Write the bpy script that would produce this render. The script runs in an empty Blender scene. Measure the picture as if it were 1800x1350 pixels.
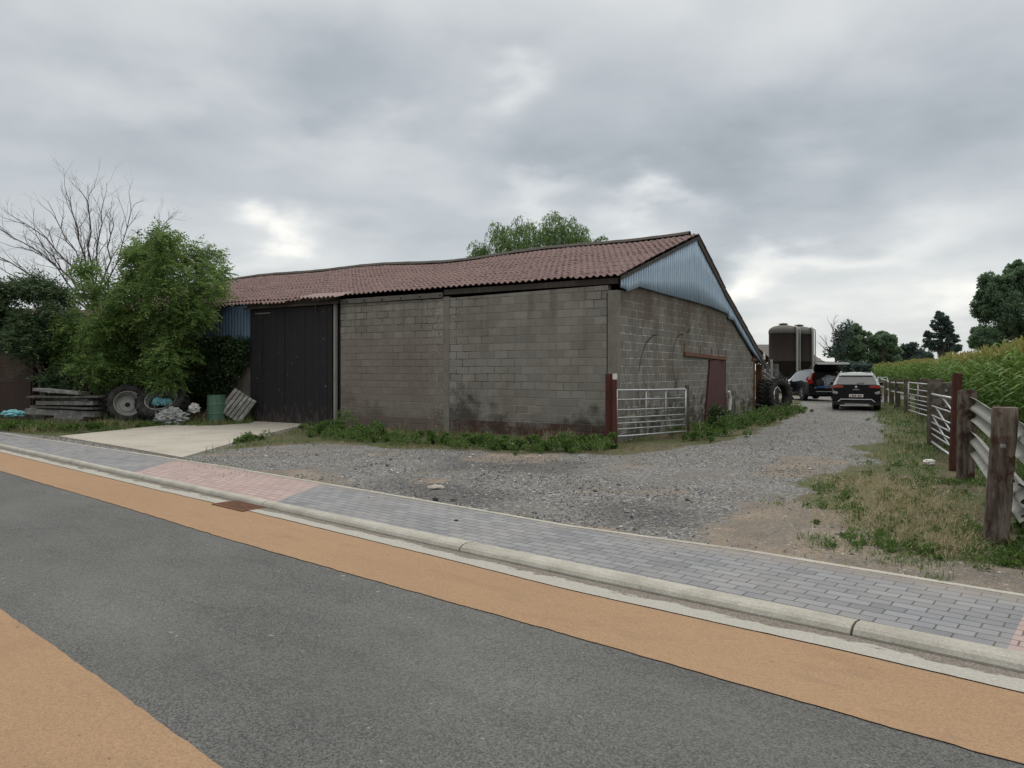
import bpy, bmesh, math, random
import numpy as np
from mathutils import Vector, Matrix

scene = bpy.context.scene
R = math.radians
rng = np.random.default_rng(7)
random.seed(7)

# ------------------------------------------------------------------ camera
F, CX, HY, CH = 1300.0, 900.0, 650.0, 1.65      # measured focal length, centre column, horizon row, eye height
cam = bpy.data.cameras.new("camera")
cam.sensor_width = 36; cam.lens = 36 * F / 1800; cam.shift_y = -25 / 1800
cam.clip_start = .1; cam.clip_end = 6000
camo = bpy.data.objects.new("camera", cam); scene.collection.objects.link(camo)
camo.location = (0, 0, CH); camo.rotation_euler = (R(90), 0, 0)
scene.camera = camo

def P(px, py, z=0.0):
    Y = F * (CH - z) / (py - HY); return ((px - CX) / F * Y, Y, z)
def Q(px, py, Y):
    return ((px - CX) / F * Y, Y, CH + (HY - py) / F * Y)
def DIR(px, py):
    v = Vector(((px - CX) / F, 1, (HY - py) / F)); v.normalize(); return v

# ------------------------------------------------------------------ node helper
class NT:
    def __init__(s, tree): s.t = tree; s.n = tree.nodes; s.l = tree.links
    def new(s, typ, **kw):
        n = s.n.new(typ)
        for k, v in kw.items(): setattr(n, k, v)
        return n
    def put(s, sock, v):
        if v is None: return
        if isinstance(v, bpy.types.NodeSocket): s.l.new(v, sock)
        elif isinstance(v, (tuple, list)):
            v = tuple(v)
            if sock.type == 'RGBA' and len(v) == 3: v = v + (1,)
            sock.default_value = v
        else:
            if sock.type in ('RGBA',): sock.default_value = (v, v, v, 1)
            elif sock.type == 'VECTOR': sock.default_value = (v, v, v)
            else: sock.default_value = v
    def math(s, op, a, b=None, c=None, clamp=False):
        n = s.new('ShaderNodeMath', operation=op, use_clamp=clamp)
        s.put(n.inputs[0], a); s.put(n.inputs[1], b); s.put(n.inputs[2], c); return n.outputs[0]
    def vmath(s, op, a, b=None, out=0):
        n = s.new('ShaderNodeVectorMath', operation=op)
        s.put(n.inputs[0], a)
        if b is not None: s.put(n.inputs[1], b)
        return n.outputs[out]
    def coord(s, out='Object'):
        return s.new('ShaderNodeTexCoord').outputs[out]
    def sep(s, v):
        n = s.new('ShaderNodeSeparateXYZ'); s.put(n.inputs[0], v); return n.outputs
    def comb(s, x, y, z=0.0):
        n = s.new('ShaderNodeCombineXYZ'); s.put(n.inputs[0], x); s.put(n.inputs[1], y); s.put(n.inputs[2], z); return n.outputs[0]
    def noise(s, vec, scale, detail=4, rough=.55, out='Fac', dist=0.0):
        n = s.new('ShaderNodeTexNoise'); s.put(n.inputs['Vector'], vec)
        n.inputs['Scale'].default_value = scale; n.inputs['Detail'].default_value = detail
        n.inputs['Roughness'].default_value = rough; n.inputs['Distortion'].default_value = dist
        return n.outputs[out]
    def voro(s, vec, scale, out='Distance', feature='F1', rnd=1.0):
        n = s.new('ShaderNodeTexVoronoi', feature=feature); s.put(n.inputs['Vector'], vec)
        n.inputs['Scale'].default_value = scale; n.inputs['Randomness'].default_value = rnd
        return n.outputs[out]
    def ramp(s, fac, stops, interp='LINEAR'):
        n = s.new('ShaderNodeValToRGB'); n.color_ramp.interpolation = interp
        e = n.color_ramp.elements
        while len(e) < len(stops): e.new(.5)
        for el, (p, c) in zip(e, stops):
            el.position = p
            if not isinstance(c, (tuple, list)): c = (c, c, c)
            el.color = tuple(c) + (1,) if len(c) == 3 else c
        s.put(n.inputs[0], fac); return n.outputs[0]
    def mix(s, fac, a, b, blend='MIX'):
        n = s.new('ShaderNodeMix', data_type='RGBA', blend_type=blend)
        s.put(n.inputs[0], fac); s.put(n.inputs[6], a); s.put(n.inputs[7], b); return n.outputs[2]
    def maprange(s, v, a, b, c=0.0, d=1.0, smooth=False):
        n = s.new('ShaderNodeMapRange'); n.clamp = True
        if smooth: n.interpolation_type = 'SMOOTHSTEP'
        s.put(n.inputs[0], v)
        for i, x in enumerate((a, b, c, d)): s.put(n.inputs[i + 1], x)
        return n.outputs[0]
    def bump(s, h, strength=.5, dist=.01, normal=None):
        n = s.new('ShaderNodeBump'); s.put(n.inputs['Height'], h)
        n.inputs['Strength'].default_value = strength; n.inputs['Distance'].default_value = dist
        s.put(n.inputs['Normal'], normal); return n.outputs[0]
    def attr(s, name, out='Fac'):
        n = s.new('ShaderNodeAttribute', attribute_name=name); return n.outputs[out]
    def brick(s, vec, w, h, mortar=.01, offset=.5, smooth=.1, bias=0.0):
        n = s.new('ShaderNodeTexBrick'); s.put(n.inputs['Vector'], vec)
        n.offset = offset; n.inputs['Scale'].default_value = 1
        n.inputs['Brick Width'].default_value = w; n.inputs['Row Height'].default_value = h
        n.inputs['Mortar Size'].default_value = mortar; n.inputs['Mortar Smooth'].default_value = smooth
        n.inputs['Bias'].default_value = bias
        n.inputs['Color1'].default_value = (0, 0, 0, 1); n.inputs['Color2'].default_value = (1, 1, 1, 1)
        return n.outputs['Color'], n.outputs['Fac']

def material(name, rough=.85, metal=0.0, spec=.3):
    m = bpy.data.materials.new(name); m.use_nodes = True
    t = NT(m.node_tree); b = m.node_tree.nodes['Principled BSDF']
    b.inputs['Roughness'].default_value = rough; b.inputs['Metallic'].default_value = metal
    b.inputs['Specular IOR Level'].default_value = spec
    return m, t, b

# ------------------------------------------------------------------ world: overcast sky
world = bpy.data.worlds.new("World"); scene.world = world; world.use_nodes = True
w = NT(world.node_tree); w.n.clear()
SUN_EL, SUN_AZ = R(52), R(25)          # azimuth clockwise from +Y
sky = w.new('ShaderNodeTexSky', sky_type='NISHITA'); sky.sun_disc = False
sky.sun_elevation = SUN_EL; sky.sun_rotation = SUN_AZ
d = w.vmath('NORMALIZE', w.coord('Generated'))
dx, dy, dz = w.sep(d)
zc = w.math('MAXIMUM', dz, 0.0)
den = w.math('ADD', zc, .16)
pl = w.comb(w.math('DIVIDE', dx, den), w.math('DIVIDE', dy, den), 0.3)
n1 = w.noise(pl, .9, 5, .5, dist=.25)
n2 = w.noise(pl, 2.6, 5, .52, dist=.2)
warp = w.vmath('SCALE', w.vmath('SUBTRACT', w.noise(w.vmath('MULTIPLY', d, (1, 1, 2.2)), 4.0, 5, .5, out='Color'), (.5, .5, .5)))
w.n[-1].inputs['Scale'].default_value = .34
dw = w.vmath('ADD', d, warp)
# (column, row, amplitude, horizontal sigma, vertical sigma): cloud masses by direction
clouds = [(510, 120, -.15, .17, .075), (150, 235, -.05, .22, .05), (270, 140, .14, .10, .05), (60, 90, .04, .12, .06),
          (900, 100, -.05, .12, .10), (845, 165, .20, .035, .025), (1480, 110, .07, .17, .07), (1300, 320, -.13, .20, .075),
          (1530, 300, -.05, .14, .07), (1020, 200, -.06, .14, .07), (640, 250, .15, .12, .03), (500, 398, .36, .045, .016), (1150, 368, .36, .05, .02),
          (940, 330, .20, .07, .028), (1340, 470, .34, .12, .020), (1650, 430, .10, .10, .03), (1690, 585, .22, .04, .03),
          (1400, 590, .08, .2, .03), (700, 330, .06, .12, .03), (250, 320, -.02, .15, .03), (1760, 60, -.06, .13, .07), (1250, 40, -.03, .1, .05)]
V = None
for cx_, cy_, amp, sx, sz in clouds:
    dv = DIR(cx_, cy_)
    df = w.vmath('MULTIPLY', w.vmath('SUBTRACT', dw, tuple(dv)), (1 / sx, 1 / sx, 1 / sz))
    L = w.vmath('LENGTH', df, out=1)
    g = w.math('MULTIPLY', w.math('EXPONENT', w.math('MULTIPLY', w.math('MULTIPLY', L, L), -.8)), amp)
    V = g if V is None else w.math('ADD', V, g)
V = w.math('ADD', V, w.math('MULTIPLY', w.math('SUBTRACT', n1, .5), .52))
V = w.math('ADD', V, w.math('MULTIPLY', w.math('SUBTRACT', n2, .5), .22))
base = w.ramp(dz, [(0.0, .63), (.10, .575), (.22, .535), (.36, .53), (.5, .65), (1.0, 1.9)])
V = w.math('MAXIMUM', w.math('ADD', w.math('MULTIPLY', w.math('ADD', 1.0, w.math('MULTIPLY', V, 1.6)), base), .0), .1)
tint = w.ramp(V, [(.0, (.885, .985, 1.075)), (.42, (.915, .99, 1.055)), (.62, (.965, 1.0, 1.01)), (.85, (1.01, 1.0, .95))])
cl = w.vmath('SCALE', tint); w.l.new(V, w.n[-1].inputs['Scale'])
skyc = w.vmath('SCALE', sky.outputs[0]); w.n[-1].inputs['Scale'].default_value = .10
fin = w.mix(.93, skyc, cl)
fin = w.mix(w.math('LESS_THAN', dz, -.01), fin, (.10, .10, .09))
bg = w.new('ShaderNodeBackground'); w.put(bg.inputs[0], fin); bg.inputs[1].default_value = 1.0
wo = w.new('ShaderNodeOutputWorld'); w.l.new(bg.outputs[0], wo.inputs[0])

sl = bpy.data.lights.new("sun", 'SUN'); sl.energy = 1.1; sl.angle = R(35); sl.color = (1, .97, .92)
so = bpy.data.objects.new("sun", sl); scene.collection.objects.link(so)
sdir = Vector((math.sin(SUN_AZ) * math.cos(SUN_EL), math.cos(SUN_AZ) * math.cos(SUN_EL), math.sin(SUN_EL)))
so.rotation_euler = sdir.to_track_quat('Z', 'Y').to_euler()
scene.view_settings.view_transform = 'Standard'; scene.view_settings.look = 'None'
scene.view_settings.exposure = 0.19; scene.view_settings.gamma = 1.0

# ------------------------------------------------------------------ object helpers
COL = scene.collection
def tag(o, label=None, cat=None, group=None, kind=None):
    if label: o['label'] = label
    if cat: o['category'] = cat
    if group: o['group'] = group
    if kind: o['kind'] = kind
    return o
def empty(name, loc=(0, 0, 0), rz=0.0, label=None, cat=None, group=None):
    o = bpy.data.objects.new(name, None); COL.objects.link(o)
    o.location = loc; o.rotation_euler = (0, 0, rz); o.empty_display_size = .2
    return tag(o, label, cat, group)
class MB:
    """collects geometry and links it as one mesh object"""
    def __init__(s): s.v = []; s.f = []; s.n = 0; s.a = []; s.mi = []
    def add(s, verts, faces, var=None, mi=0):
        verts = np.asarray(verts, float).reshape(-1, 3)
        s.v.append(verts); s.a.append(np.full(len(verts), .5) if var is None else np.broadcast_to(np.asarray(var, float), (len(verts),)))
        s.f.append([tuple(i + s.n for i in f) for f in faces]); s.mi += [mi] * len(faces)
        s.n += len(verts); return s
    def box(s, c, size, rz=0.0, tilt=None, mi=0, taper=1.0, var=None):
        x, y, z = [k / 2 for k in size]
        v = np.array([(a * x * (taper if c_ > 0 else 1), b * y * (taper if c_ > 0 else 1), c_ * z) for c_ in (-1, 1) for b in (-1, 1) for a in (-1, 1)])
        M = Matrix.Rotation(rz, 3, 'Z')
        if tilt: M = M @ Matrix.Rotation(tilt[0], 3, 'X') @ Matrix.Rotation(tilt[1], 3, 'Y')
        v = v @ np.array(M).T + np.array(c)
        return s.add(v, [(0, 2, 3, 1), (4, 5, 7, 6), (0, 1, 5, 4), (2, 6, 7, 3), (0, 4, 6, 2), (1, 3, 7, 5)], mi=mi, var=var)
    def b6(s, x0, x1, y0, y1, z0, z1, mi=0):
        return s.box(((x0 + x1) / 2, (y0 + y1) / 2, (z0 + z1) / 2), (x1 - x0, y1 - y0, z1 - z0), mi=mi)
    def tube(s, pts, rad, seg=8, cap=True, mi=0, var=None):
        pts = [Vector(p) for p in pts]; n = len(pts)
        rad = [rad] * n if not hasattr(rad, '__len__') else list(rad)
        vs = []; up = Vector((0, 0, 1)); pu = None
        for i, p in enumerate(pts):
            t = (pts[min(i + 1, n - 1)] - pts[max(i - 1, 0)]); t.normalize()
            if pu is None:
                pu = up.cross(t) if abs(t.z) < .95 else Vector((1, 0, 0)).cross(t)
            u = pu - t * pu.dot(t)
            u.normalize(); v = t.cross(u); pu = u
            for k in range(seg):
                a = 2 * math.pi * k / seg; vs.append(p + (u * math.cos(a) + v * math.sin(a)) * rad[i])
        fs = [(i * seg + k, i * seg + (k + 1) % seg, (i + 1) * seg + (k + 1) % seg, (i + 1) * seg + k) for i in range(n - 1) for k in range(seg)]
        if cap: fs += [tuple(range(seg))[::-1], tuple((n - 1) * seg + k for k in range(seg))]
        return s.add([tuple(v) for v in vs], fs, mi=mi, var=var)
    def lathe(s, prof, seg=24, c=(0, 0, 0), M=None, mi=0):
        vs = []; n = len(prof)
        for r_, z in prof:
            for k in range(seg):
                a = 2 * math.pi * k / seg; vs.append((r_ * math.cos(a), r_ * math.sin(a), z))
        fs = [(i * seg + k, i * seg + (k + 1) % seg, (i + 1) * seg + (k + 1) % seg, (i + 1) * seg + k) for i in range(n - 1) for k in range(seg)]
        v = np.array(vs)
        if M is not None: v = v @ np.array(M).T
        return s.add(v + np.array(c), fs, mi=mi)
    def prism(s, poly, axis, a, b, mi=0):
        """poly: 2-D outline; extruded from a to b along axis (0,1,2)"""
        n = len(poly); vs = []
        for h in (a, b):
            for p, q in poly:
                v = [p, q]; v.insert(axis, h); vs.append(tuple(v))
        fs = [tuple(range(n)), tuple(range(2 * n - 1, n - 1, -1))] + [(i, i + n, (i + 1) % n + n, (i + 1) % n) for i in range(n)]
        return s.add(vs, fs, mi=mi)
    def build(s, name, mats, parent=None, smooth=False, bevel=0.0, loc=None, fix=False):
        me = bpy.data.meshes.new(name)
        V_ = np.concatenate(s.v) if s.v else np.zeros((0, 3))
        faces = [f for g in s.f for f in g]
        me.from_pydata(V_.tolist(), [], faces)
        if not isinstance(mats, (list, tuple)): mats = [mats]
        for m in mats: me.materials.append(m)
        if len(mats) > 1: me.polygons.foreach_set('material_index', np.array(s.mi, dtype=np.int32))
        at = me.attributes.new('var', 'FLOAT', 'POINT'); at.data.foreach_set('value', np.concatenate(s.a).astype(np.float32))
        if smooth: me.polygons.foreach_set('use_smooth', [True] * len(faces))
        if fix:
            bm = bmesh.new(); bm.from_mesh(me); bmesh.ops.recalc_face_normals(bm, faces=bm.faces); bm.to_mesh(me); bm.free()
        me.update()
        o = bpy.data.objects.new(name, me); COL.objects.link(o)
        if parent is not None: o.parent = parent
        if loc: o.location = loc
        if bevel:
            md = o.modifiers.new('bevel', 'BEVEL'); md.width = bevel; md.segments = 2; md.limit_method = 'ANGLE'
        return o
def quads_object(name, V_, nper, var, mat, parent=None):
    """V_: (n*nper,3) vertices forming n separate polygons of nper corners"""
    me = bpy.data.meshes.new(name); n = len(V_) // nper
    me.vertices.add(len(V_)); me.vertices.foreach_set('co', V_.astype(np.float32).ravel())
    me.loops.add(n * nper); me.loops.foreach_set('vertex_index', np.arange(n * nper, dtype=np.int32))
    me.polygons.add(n); me.polygons.foreach_set('loop_start', np.arange(0, n * nper, nper, dtype=np.int32))
    me.polygons.foreach_set('loop_total', np.full(n, nper, dtype=np.int32))
    me.materials.append(mat)
    at = me.attributes.new('var', 'FLOAT', 'POINT'); at.data.foreach_set('value', np.repeat(var, nper).astype(np.float32))
    me.update(calc_edges=True); me.validate()
    o = bpy.data.objects.new(name, me); COL.objects.link(o)
    if parent is not None: o.parent = parent
    return o
def nrm(a): return a / (np.linalg.norm(a, axis=-1, keepdims=True) + 1e-9)
def leaf_quads(p, dirs, L, W):
    """diamond leaves starting at p along dirs"""
    n = len(p); r_ = rng.normal(size=(n, 3)); side = nrm(np.cross(dirs, r_))
    L = np.broadcast_to(np.asarray(L), (n,))[:, None]; W = np.broadcast_to(np.asarray(W), (n,))[:, None]
    nn = nrm(np.cross(dirs, side))
    return np.stack([p, p + dirs * L * .45 + side * W * .5 + nn * W * .12, p + dirs * L, p + dirs * L * .45 - side * W * .5 + nn * W * .12], axis=1).reshape(-1, 3)
def unit(n): return nrm(rng.normal(size=(n, 3)))

# value noise for geometry
_perm = rng.permutation(4096)
def vnoise(x, y, seed=0):
    x = np.asarray(x, float); y = np.asarray(y, float)
    xi = np.floor(x).astype(int); yi = np.floor(y).astype(int); fx = x - xi; fy = y - yi
    fx = fx * fx * (3 - 2 * fx); fy = fy * fy * (3 - 2 * fy)
    def h(a, b): return _perm[(a * 73 + b * 179 + _perm[(b + seed * 31) & 4095]) & 4095] / 4095.0
    return (h(xi, yi) * (1 - fx) + h(xi + 1, yi) * fx) * (1 - fy) + (h(xi, yi + 1) * (1 - fx) + h(xi + 1, yi + 1) * fx) * fy
def fbm(x, y, seed=0, o=3):
    s_ = 0; a = .5; t = 0
    for i in range(o): s_ = s_ + a * vnoise(x * 2 ** i, y * 2 ** i, seed + i); t += a; a *= .5
    return s_ / t
def inpoly(x, y, poly):
    x = np.asarray(x); y = np.asarray(y); r_ = np.zeros(x.shape, bool); n = len(poly)
    for i in range(n):
        x1, y1 = poly[i][:2]; x2, y2 = poly[(i + 1) % n][:2]
        c = ((y1 > y) != (y2 > y)) & (x < (x2 - x1) * (y - y1) / ((y2 - y1) or 1e-9) + x1)
        r_ ^= c
    return r_
# ------------------------------------------------------------------ ground frame along the road
Dv = np.array([.762, -.648]); Dv /= np.linalg.norm(Dv); Nv = np.array([-Dv[1], Dv[0]]); RROT = math.atan2(Dv[1], Dv[0])
ROADZ = -.05
def edge(pts, z):
    A = []; O = []
    for px, py in pts:
        p = np.array(P(px, py, z)[:2]); A.append(p @ Dv); O.append(p @ Nv)
    A = np.array(A); O = np.array(O)
    k = np.polyfit(A, O, 1)
    A = np.concatenate([[-90], [A[0] - 25], A, [A[-1] + 40]]); O = np.concatenate([[O[0] - k[0] * 12], [O[0] - k[0] * 12], O, [O[-1] + k[0] * 3]])
    return lambda a: np.interp(a, A, O)
pav_back = edge([(0, 760), (400, 820), (800, 888), (1000, 923), (1311, 966), (1800, 1045)], 0)
kerb_back = edge([(0, 780), (400, 865), (1000, 987), (1511, 1090), (1800, 1147)], 0)
kerb_front = edge([(0, 787), (400, 877), (810, 970), (1000, 1012), (1504, 1119), (1800, 1183)], ROADZ)
gut_front = edge([(0, 794), (277, 861), (427, 895), (777, 980), (1000, 1036), (1484, 1143), (1800, 1217)], ROADZ)
or_front = edge([(0, 827), (200, 885), (400, 946), (733, 1040), (950, 1100), (1444, 1241), (1800, 1341)], ROADZ)
pt_edge = edge([(0, 1068), (200, 1208), (395, 1350)], ROADZ)
def toab(x, y):
    return x * Dv[0] + y * Dv[1], x * Nv[0] + y * Nv[1]
def along(px, py, z=0): 
    p = P(px, py, z); return p[0] * Dv[0] + p[1] * Dv[1]

# ------------------------------------------------------------------ surface materials
def mat_asphalt(name, c0, c1, warm=False):
    m, t, b = material(name, .9, spec=.25)
    o = t.coord(); big = t.noise(o, .7, 3); med = t.noise(o, 6, 5, .65); fine = t.noise(o, 85, 3, .75)
    vo = t.voro(o, 115, 'Color'); vs = t.sep(vo)[0]
    f = t.math('ADD', t.math('MULTIPLY', fine, .45), t.math('MULTIPLY', vs, .55))
    col = t.mix(t.maprange(f, .2, .85), c0, c1)
    col = t.mix(t.maprange(big, .3, .7, .0, .35), col, tuple(k * 1.25 for k in c0) if warm else (c0[0] * 1.6, c0[1] * 1.58, c0[2] * 1.5))
    sp = t.maprange(t.noise(o, 30, 2, .5), .74, .80)
    col = t.mix(t.math('MULTIPLY', sp, .55), col, tuple(k * (.35 if warm else .45) for k in c0))
    st = t.maprange(t.noise(t.vmath('MULTIPLY', o, (.6, 2.4, 1)), 1.7, 5, .6), .56, .78, 0, .30)
    col = t.mix(st, col, tuple(k * .62 for k in c0))
    pt = t.maprange(t.noise(t.vmath('MULTIPLY', o, (.5, 1.0, 1)), .8, 5, .6), .40, .66, 0, .17)
    col = t.mix(pt, col, tuple(min(1, (k + .02) * (1.05 if warm else 1.45)) for k in c1) if not warm else tuple(k * .80 for k in c0))
    if warm:
        dw_ = t.maprange(t.noise(t.vmath('MULTIPLY', o, (.8, 3, 1)), 2.3, 6, .7), .55, .70, 0, .38); col = t.mix(dw_, col, (.17, .125, .085))
    fl = t.maprange(t.noise(t.vmath('MULTIPLY', o, (1, 1.6, 1)), 13, 2, .5), .735, .76); col = t.mix(t.math('MULTIPLY', fl, .6), col, tuple(k * .45 for k in c0) if warm else (.30, .30, .28))
    t.put(b.inputs['Base Color'], col)
    t.put(b.inputs['Normal'], t.bump(t.math('ADD', f, t.math('MULTIPLY', med, .3)), .35 if warm else .55, .006))
    return m
ASPH = mat_asphalt('asphalt', (.034, .034, .0345), (.148, .148, .144))
ORANGE = mat_asphalt('ochre_coating', (.225, .142, .083), (.325, .210, .125), True)

def mat_concrete(name, c, dirt=(.12, .105, .085), amount=.5, scale=1.0, grain=60):
    m, t, b = material(name, .9, spec=.2)
    o = t.coord(); n = t.noise(o, 2.2 * scale, 6, .65); f = t.noise(o, grain, 3, .7); s_ = t.noise(o, 9 * scale, 5, .7)
    col = t.mix(t.maprange(f, .3, .7), tuple(k * .78 for k in c), tuple(min(1, k * 1.15) for k in c))
    col = t.mix(t.maprange(n, .42, .72, 0, amount), col, dirt)
    col = t.mix(t.maprange(s_, .60, .72, 0, amount * .8), col, tuple(k * .7 for k in dirt))
    t.put(b.inputs['Base Color'], col); t.put(b.inputs['Normal'], t.bump(t.math('ADD', f, s_), .4, .006)); return m
KERB = mat_concrete('kerb_concrete', (.36, .345, .305), (.15, .135, .11), .55)
SLAB = mat_concrete('slab_concrete', (.36, .335, .29), (.24, .215, .18), .6, .5, 45)

# gutter: pale concrete with a dark silt line against the kerb (object y runs across the road)
m, t, b = material('gutter_concrete', .95, spec=.15); GUT = m
o = t.coord(); x, y, z = t.sep(o)
u = t.attr('var')                                   # 0 at the road edge, 1 at the kerb
jag = t.noise(t.vmath('MULTIPLY', o, (1, 3, 1)), 2.2, 6, .7); f = t.noise(o, 70, 3, .7)
edge_ = t.math('ADD', u, t.math('MULTIPLY', t.math('SUBTRACT', jag, .5), 1.5))
silt = t.maprange(edge_, .50, .58)
pale = t.mix(t.maprange(f, .3, .7), (.26, .25, .222), (.37, .355, .32))
dirt = t.mix(t.maprange(f, .3, .7), (.075, .068, .058), (.24, .21, .185))
col = t.mix(silt, pale, dirt)
col = t.mix(t.maprange(u, .86, .93), col, (.035, .032, .028))
t.put(b.inputs['Base Color'], col); t.put(b.inputs['Normal'], t.bump(f, .5, .006))

# pavers
m, t, b = material('grey_and_pink_pavers', .85, spec=.25); PAV = m
o = t.coord(); x, y, z = t.sep(o)
wob = t.vmath('SCALE', t.noise(o, 3, 2, out='Color')); t.n[-1].inputs['Scale'].default_value = .012
bc, bf = t.brick(t.vmath('ADD', o, wob), .222, .111, .0065, smooth=.35)
f = t.noise(o, 90, 3, .7); n = t.noise(o, 1.3, 5, .6); md = t.noise(o, 7, 4, .6)
g = t.mix(bc, (.115, .118, .131), (.185, .189, .203)); g = t.mix(t.maprange(n, .4, .7, 0, .6), g, (.24, .23, .22))
pk = t.mix(bc, (.29, .20, .185), (.36, .255, .235)); pk = t.mix(t.maprange(n, .4, .7, 0, .4), pk, (.29, .25, .235))
A0 = along(400, 832); 
# pink bay between two slanted limits, grey elsewhere
yy = t.math('SUBTRACT', y, float(kerb_back(along(350, 855))))
a0 = along(240, 830); a1 = along(488, 882); a0b = along(330, 806); a1b = along(575, 849)
W_ = 1.28
lo = t.math('ADD', a0, t.math('MULTIPLY', yy, (a0b - a0) / W_)); hi = t.math('ADD', a1, t.math('MULTIPLY', yy, (a1b - a1) / W_))
inp = t.math('MULTIPLY', t.math('GREATER_THAN', x, lo), t.math('LESS_THAN', x, hi))
inp = t.math('MAXIMUM', inp, t.math('GREATER_THAN', x, along(1790, 1100)))
col = t.mix(inp, g, pk)
col = t.mix(t.maprange(f, .35, .75, 0, .35), col, (.33, .33, .33))
col = t.mix(t.math('MULTIPLY', bf, t.maprange(md, .3, .6, .5, .85)), col, (.06, .056, .05))
dirtedge = t.maprange(t.math('ADD', yy, t.math('MULTIPLY', md, .5)), 1.32, 1.6, 0, .7)
col = t.mix(dirtedge, col, (.20, .175, .15))
t.put(b.inputs['Base Color'], col)
t.put(b.inputs['Normal'], t.bump(t.math('SUBTRACT', t.math('MULTIPLY', f, .3), bf), .6, .006))

# ground: gravel, dirt and grass soil mixed by painted masks of what lies where
m, t, b = material('gravel_and_soil', .95, spec=.15); GROUND = m
o = t.coord()
gm = t.attr('gravel'); vm = t.attr('verge'); dk = t.attr('silt')
v1 = t.voro(o, 34, 'Color'); v1x, v1y, v1z = t.sep(v1); v2 = t.sep(t.voro(o, 75, 'Color'))[0]; vd = t.voro(o, 34)
f = t.noise(o, 60, 4, .7); n = t.noise(o, 1.1, 6, .6); md = t.noise(o, 5, 5, .65)
gs = t.math('ADD', t.math('MULTIPLY', v1x, .55), t.math('MULTIPLY', v2, .45))
gcol = t.ramp(gs, [(.15, (.052, .052, .054)), (.45, (.125, .124, .122)), (.72, (.21, .207, .20)), (.95, (.42, .41, .39))])
fines = t.mix(t.maprange(f, .3, .7), (.085, .076, .066), (.175, .155, .13))
dusty = t.mix(t.maprange(f, .3, .7), (.16, .125, .095), (.30, .245, .19))
gravel = t.mix(t.maprange(t.math('ADD', n, t.math('MULTIPLY', md, .35)), .62, .86, 0, .75), gcol, fines)
gravel = t.mix(dk, gravel, t.mix(t.maprange(gs, .3, .9), (.045, .044, .045), (.15, .148, .145)))
soil = t.mix(t.maprange(n, .35, .65), fines, dusty)
soil = t.mix(t.math('MULTIPLY', t.math('GREATER_THAN', v1y, .82), .7), soil, gcol)
vsoil = t.mix(t.maprange(md, .35, .65), (.065, .055, .038), (.15, .12, .08)); vsoil = t.mix(t.maprange(t.noise(o, .5, 5, .6), .42, .6, .15, .75), vsoil, t.mix(f, (.03, .045, .014), (.08, .11, .035)))
gf = t.maprange(t.math('ADD', gm, t.math('MULTIPLY', t.math('SUBTRACT', md, .5), .9)), .38, .62)
vf = t.maprange(t.math('ADD', vm, t.math('MULTIPLY', t.math('SUBTRACT', md, .5), .9)), .38, .62)
col = t.mix(gf, soil, gravel); col = t.mix(vf, col, vsoil)
t.put(b.inputs['Base Color'], col)
hh = t.math('ADD', t.math('MULTIPLY', t.math('SUBTRACT', 1.0, vd), t.math('MULTIPLY', v1z, 1.2)), t.math('MULTIPLY', f, .5))
t.put(b.inputs['Normal'], t.bump(hh, .75, .02))

# ------------------------------------------------------------------ ground sheet
xs = np.concatenate([-18 - np.geomspace(1, 2500, 26)[::-1], np.arange(-18, 26, .2), 26 + np.geomspace(1, 2500, 26)])
ys = np.concatenate([-4 - np.geomspace(1, 2500, 18)[::-1], np.arange(-4, 3, .5), np.arange(3, 46, .2), 46 + np.geomspace(1, 3500, 28)])
X, Y = np.meshgrid(xs, ys)
a_, o_ = toab(X, Y)
pb = pav_back(a_)
near = (np.abs(X - 4) < 24) & (Y > 0) & (Y < 46)
Z = (fbm(X * .45, Y * .45, 3) - .5) * .10 + (fbm(X * 2.2, Y * 2.2, 9) - .5) * .035
Z *= np.clip((o_ - pb) / 1.5, 0, 1) * near
Z -= .012
slabpoly = [P(104, 767), P(320, 806), P(520, 752), P(445, 744), P(300, 753)]
Z = np.where(o_ < pb - .25, -.16, Z)
Z = np.where((o_ >= pb - .25) & (o_ < pb), -.04, Z)
def pxpoly(pts): return [P(*p) for p in pts]
vergeP = pxpoly([(1535, 712), (1600, 700), (1900, 700), (1900, 1003), (1720, 990), (1640, 985), (1505, 968), (1530, 940), (1440, 885), (1425, 850), (1500, 822), (1490, 800), (1545, 775), (1570, 745)])
vergeP2 = [(9, 13), (60, 13), (60, 3), (4.9, 5.6), (4.6, 7.0)]
vergeB = pxpoly([(1085, 800), (1250, 778), (1330, 760), (1400, 730), (1405, 705), (1330, 705), (1085, 765)])
vergeC = pxpoly([(330, 803), (500, 778), (640, 785), (1085, 800), (1085, 760), (600, 738), (520, 752)])
vergeD = pxpoly([(-200, 745), (0, 757), (104, 768), (300, 752), (445, 744), (445, 730), (-200, 715)])
dirtP = pxpoly([(1180, 945), (1320, 880), (1420, 890), (1500, 960), (1900, 990), (1900, 1100), (1800, 1048), (1311, 969)])
siltP = [pxpoly([(650, 845), (760, 838), (920, 868), (860, 890), (700, 870)]), pxpoly([(1010, 890), (1150, 880), (1260, 900), (1160, 925), (1010, 918)]),
         pxpoly([(780, 800), (1050, 812), (1000, 836), (760, 820)])]
jx = (fbm(X * 1.3, Y * 1.3, 21) - .5) * 1.3; jy = (fbm(X * 1.3, Y * 1.3, 25) - .5) * 1.3
Xj = X + jx; Yj = Y + jy
verge = inpoly(Xj, Yj, vergeP) | inpoly(Xj, Yj, vergeP2) | inpoly(X, Yj, vergeB) | inpoly(X, Yj, vergeC) | inpoly(X, Y, vergeD)
verge |= ~near & (o_ > pb)
dirtm = inpoly(Xj, Yj, dirtP)
gravel = (o_ > pb) & near & ~dirtm
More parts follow.
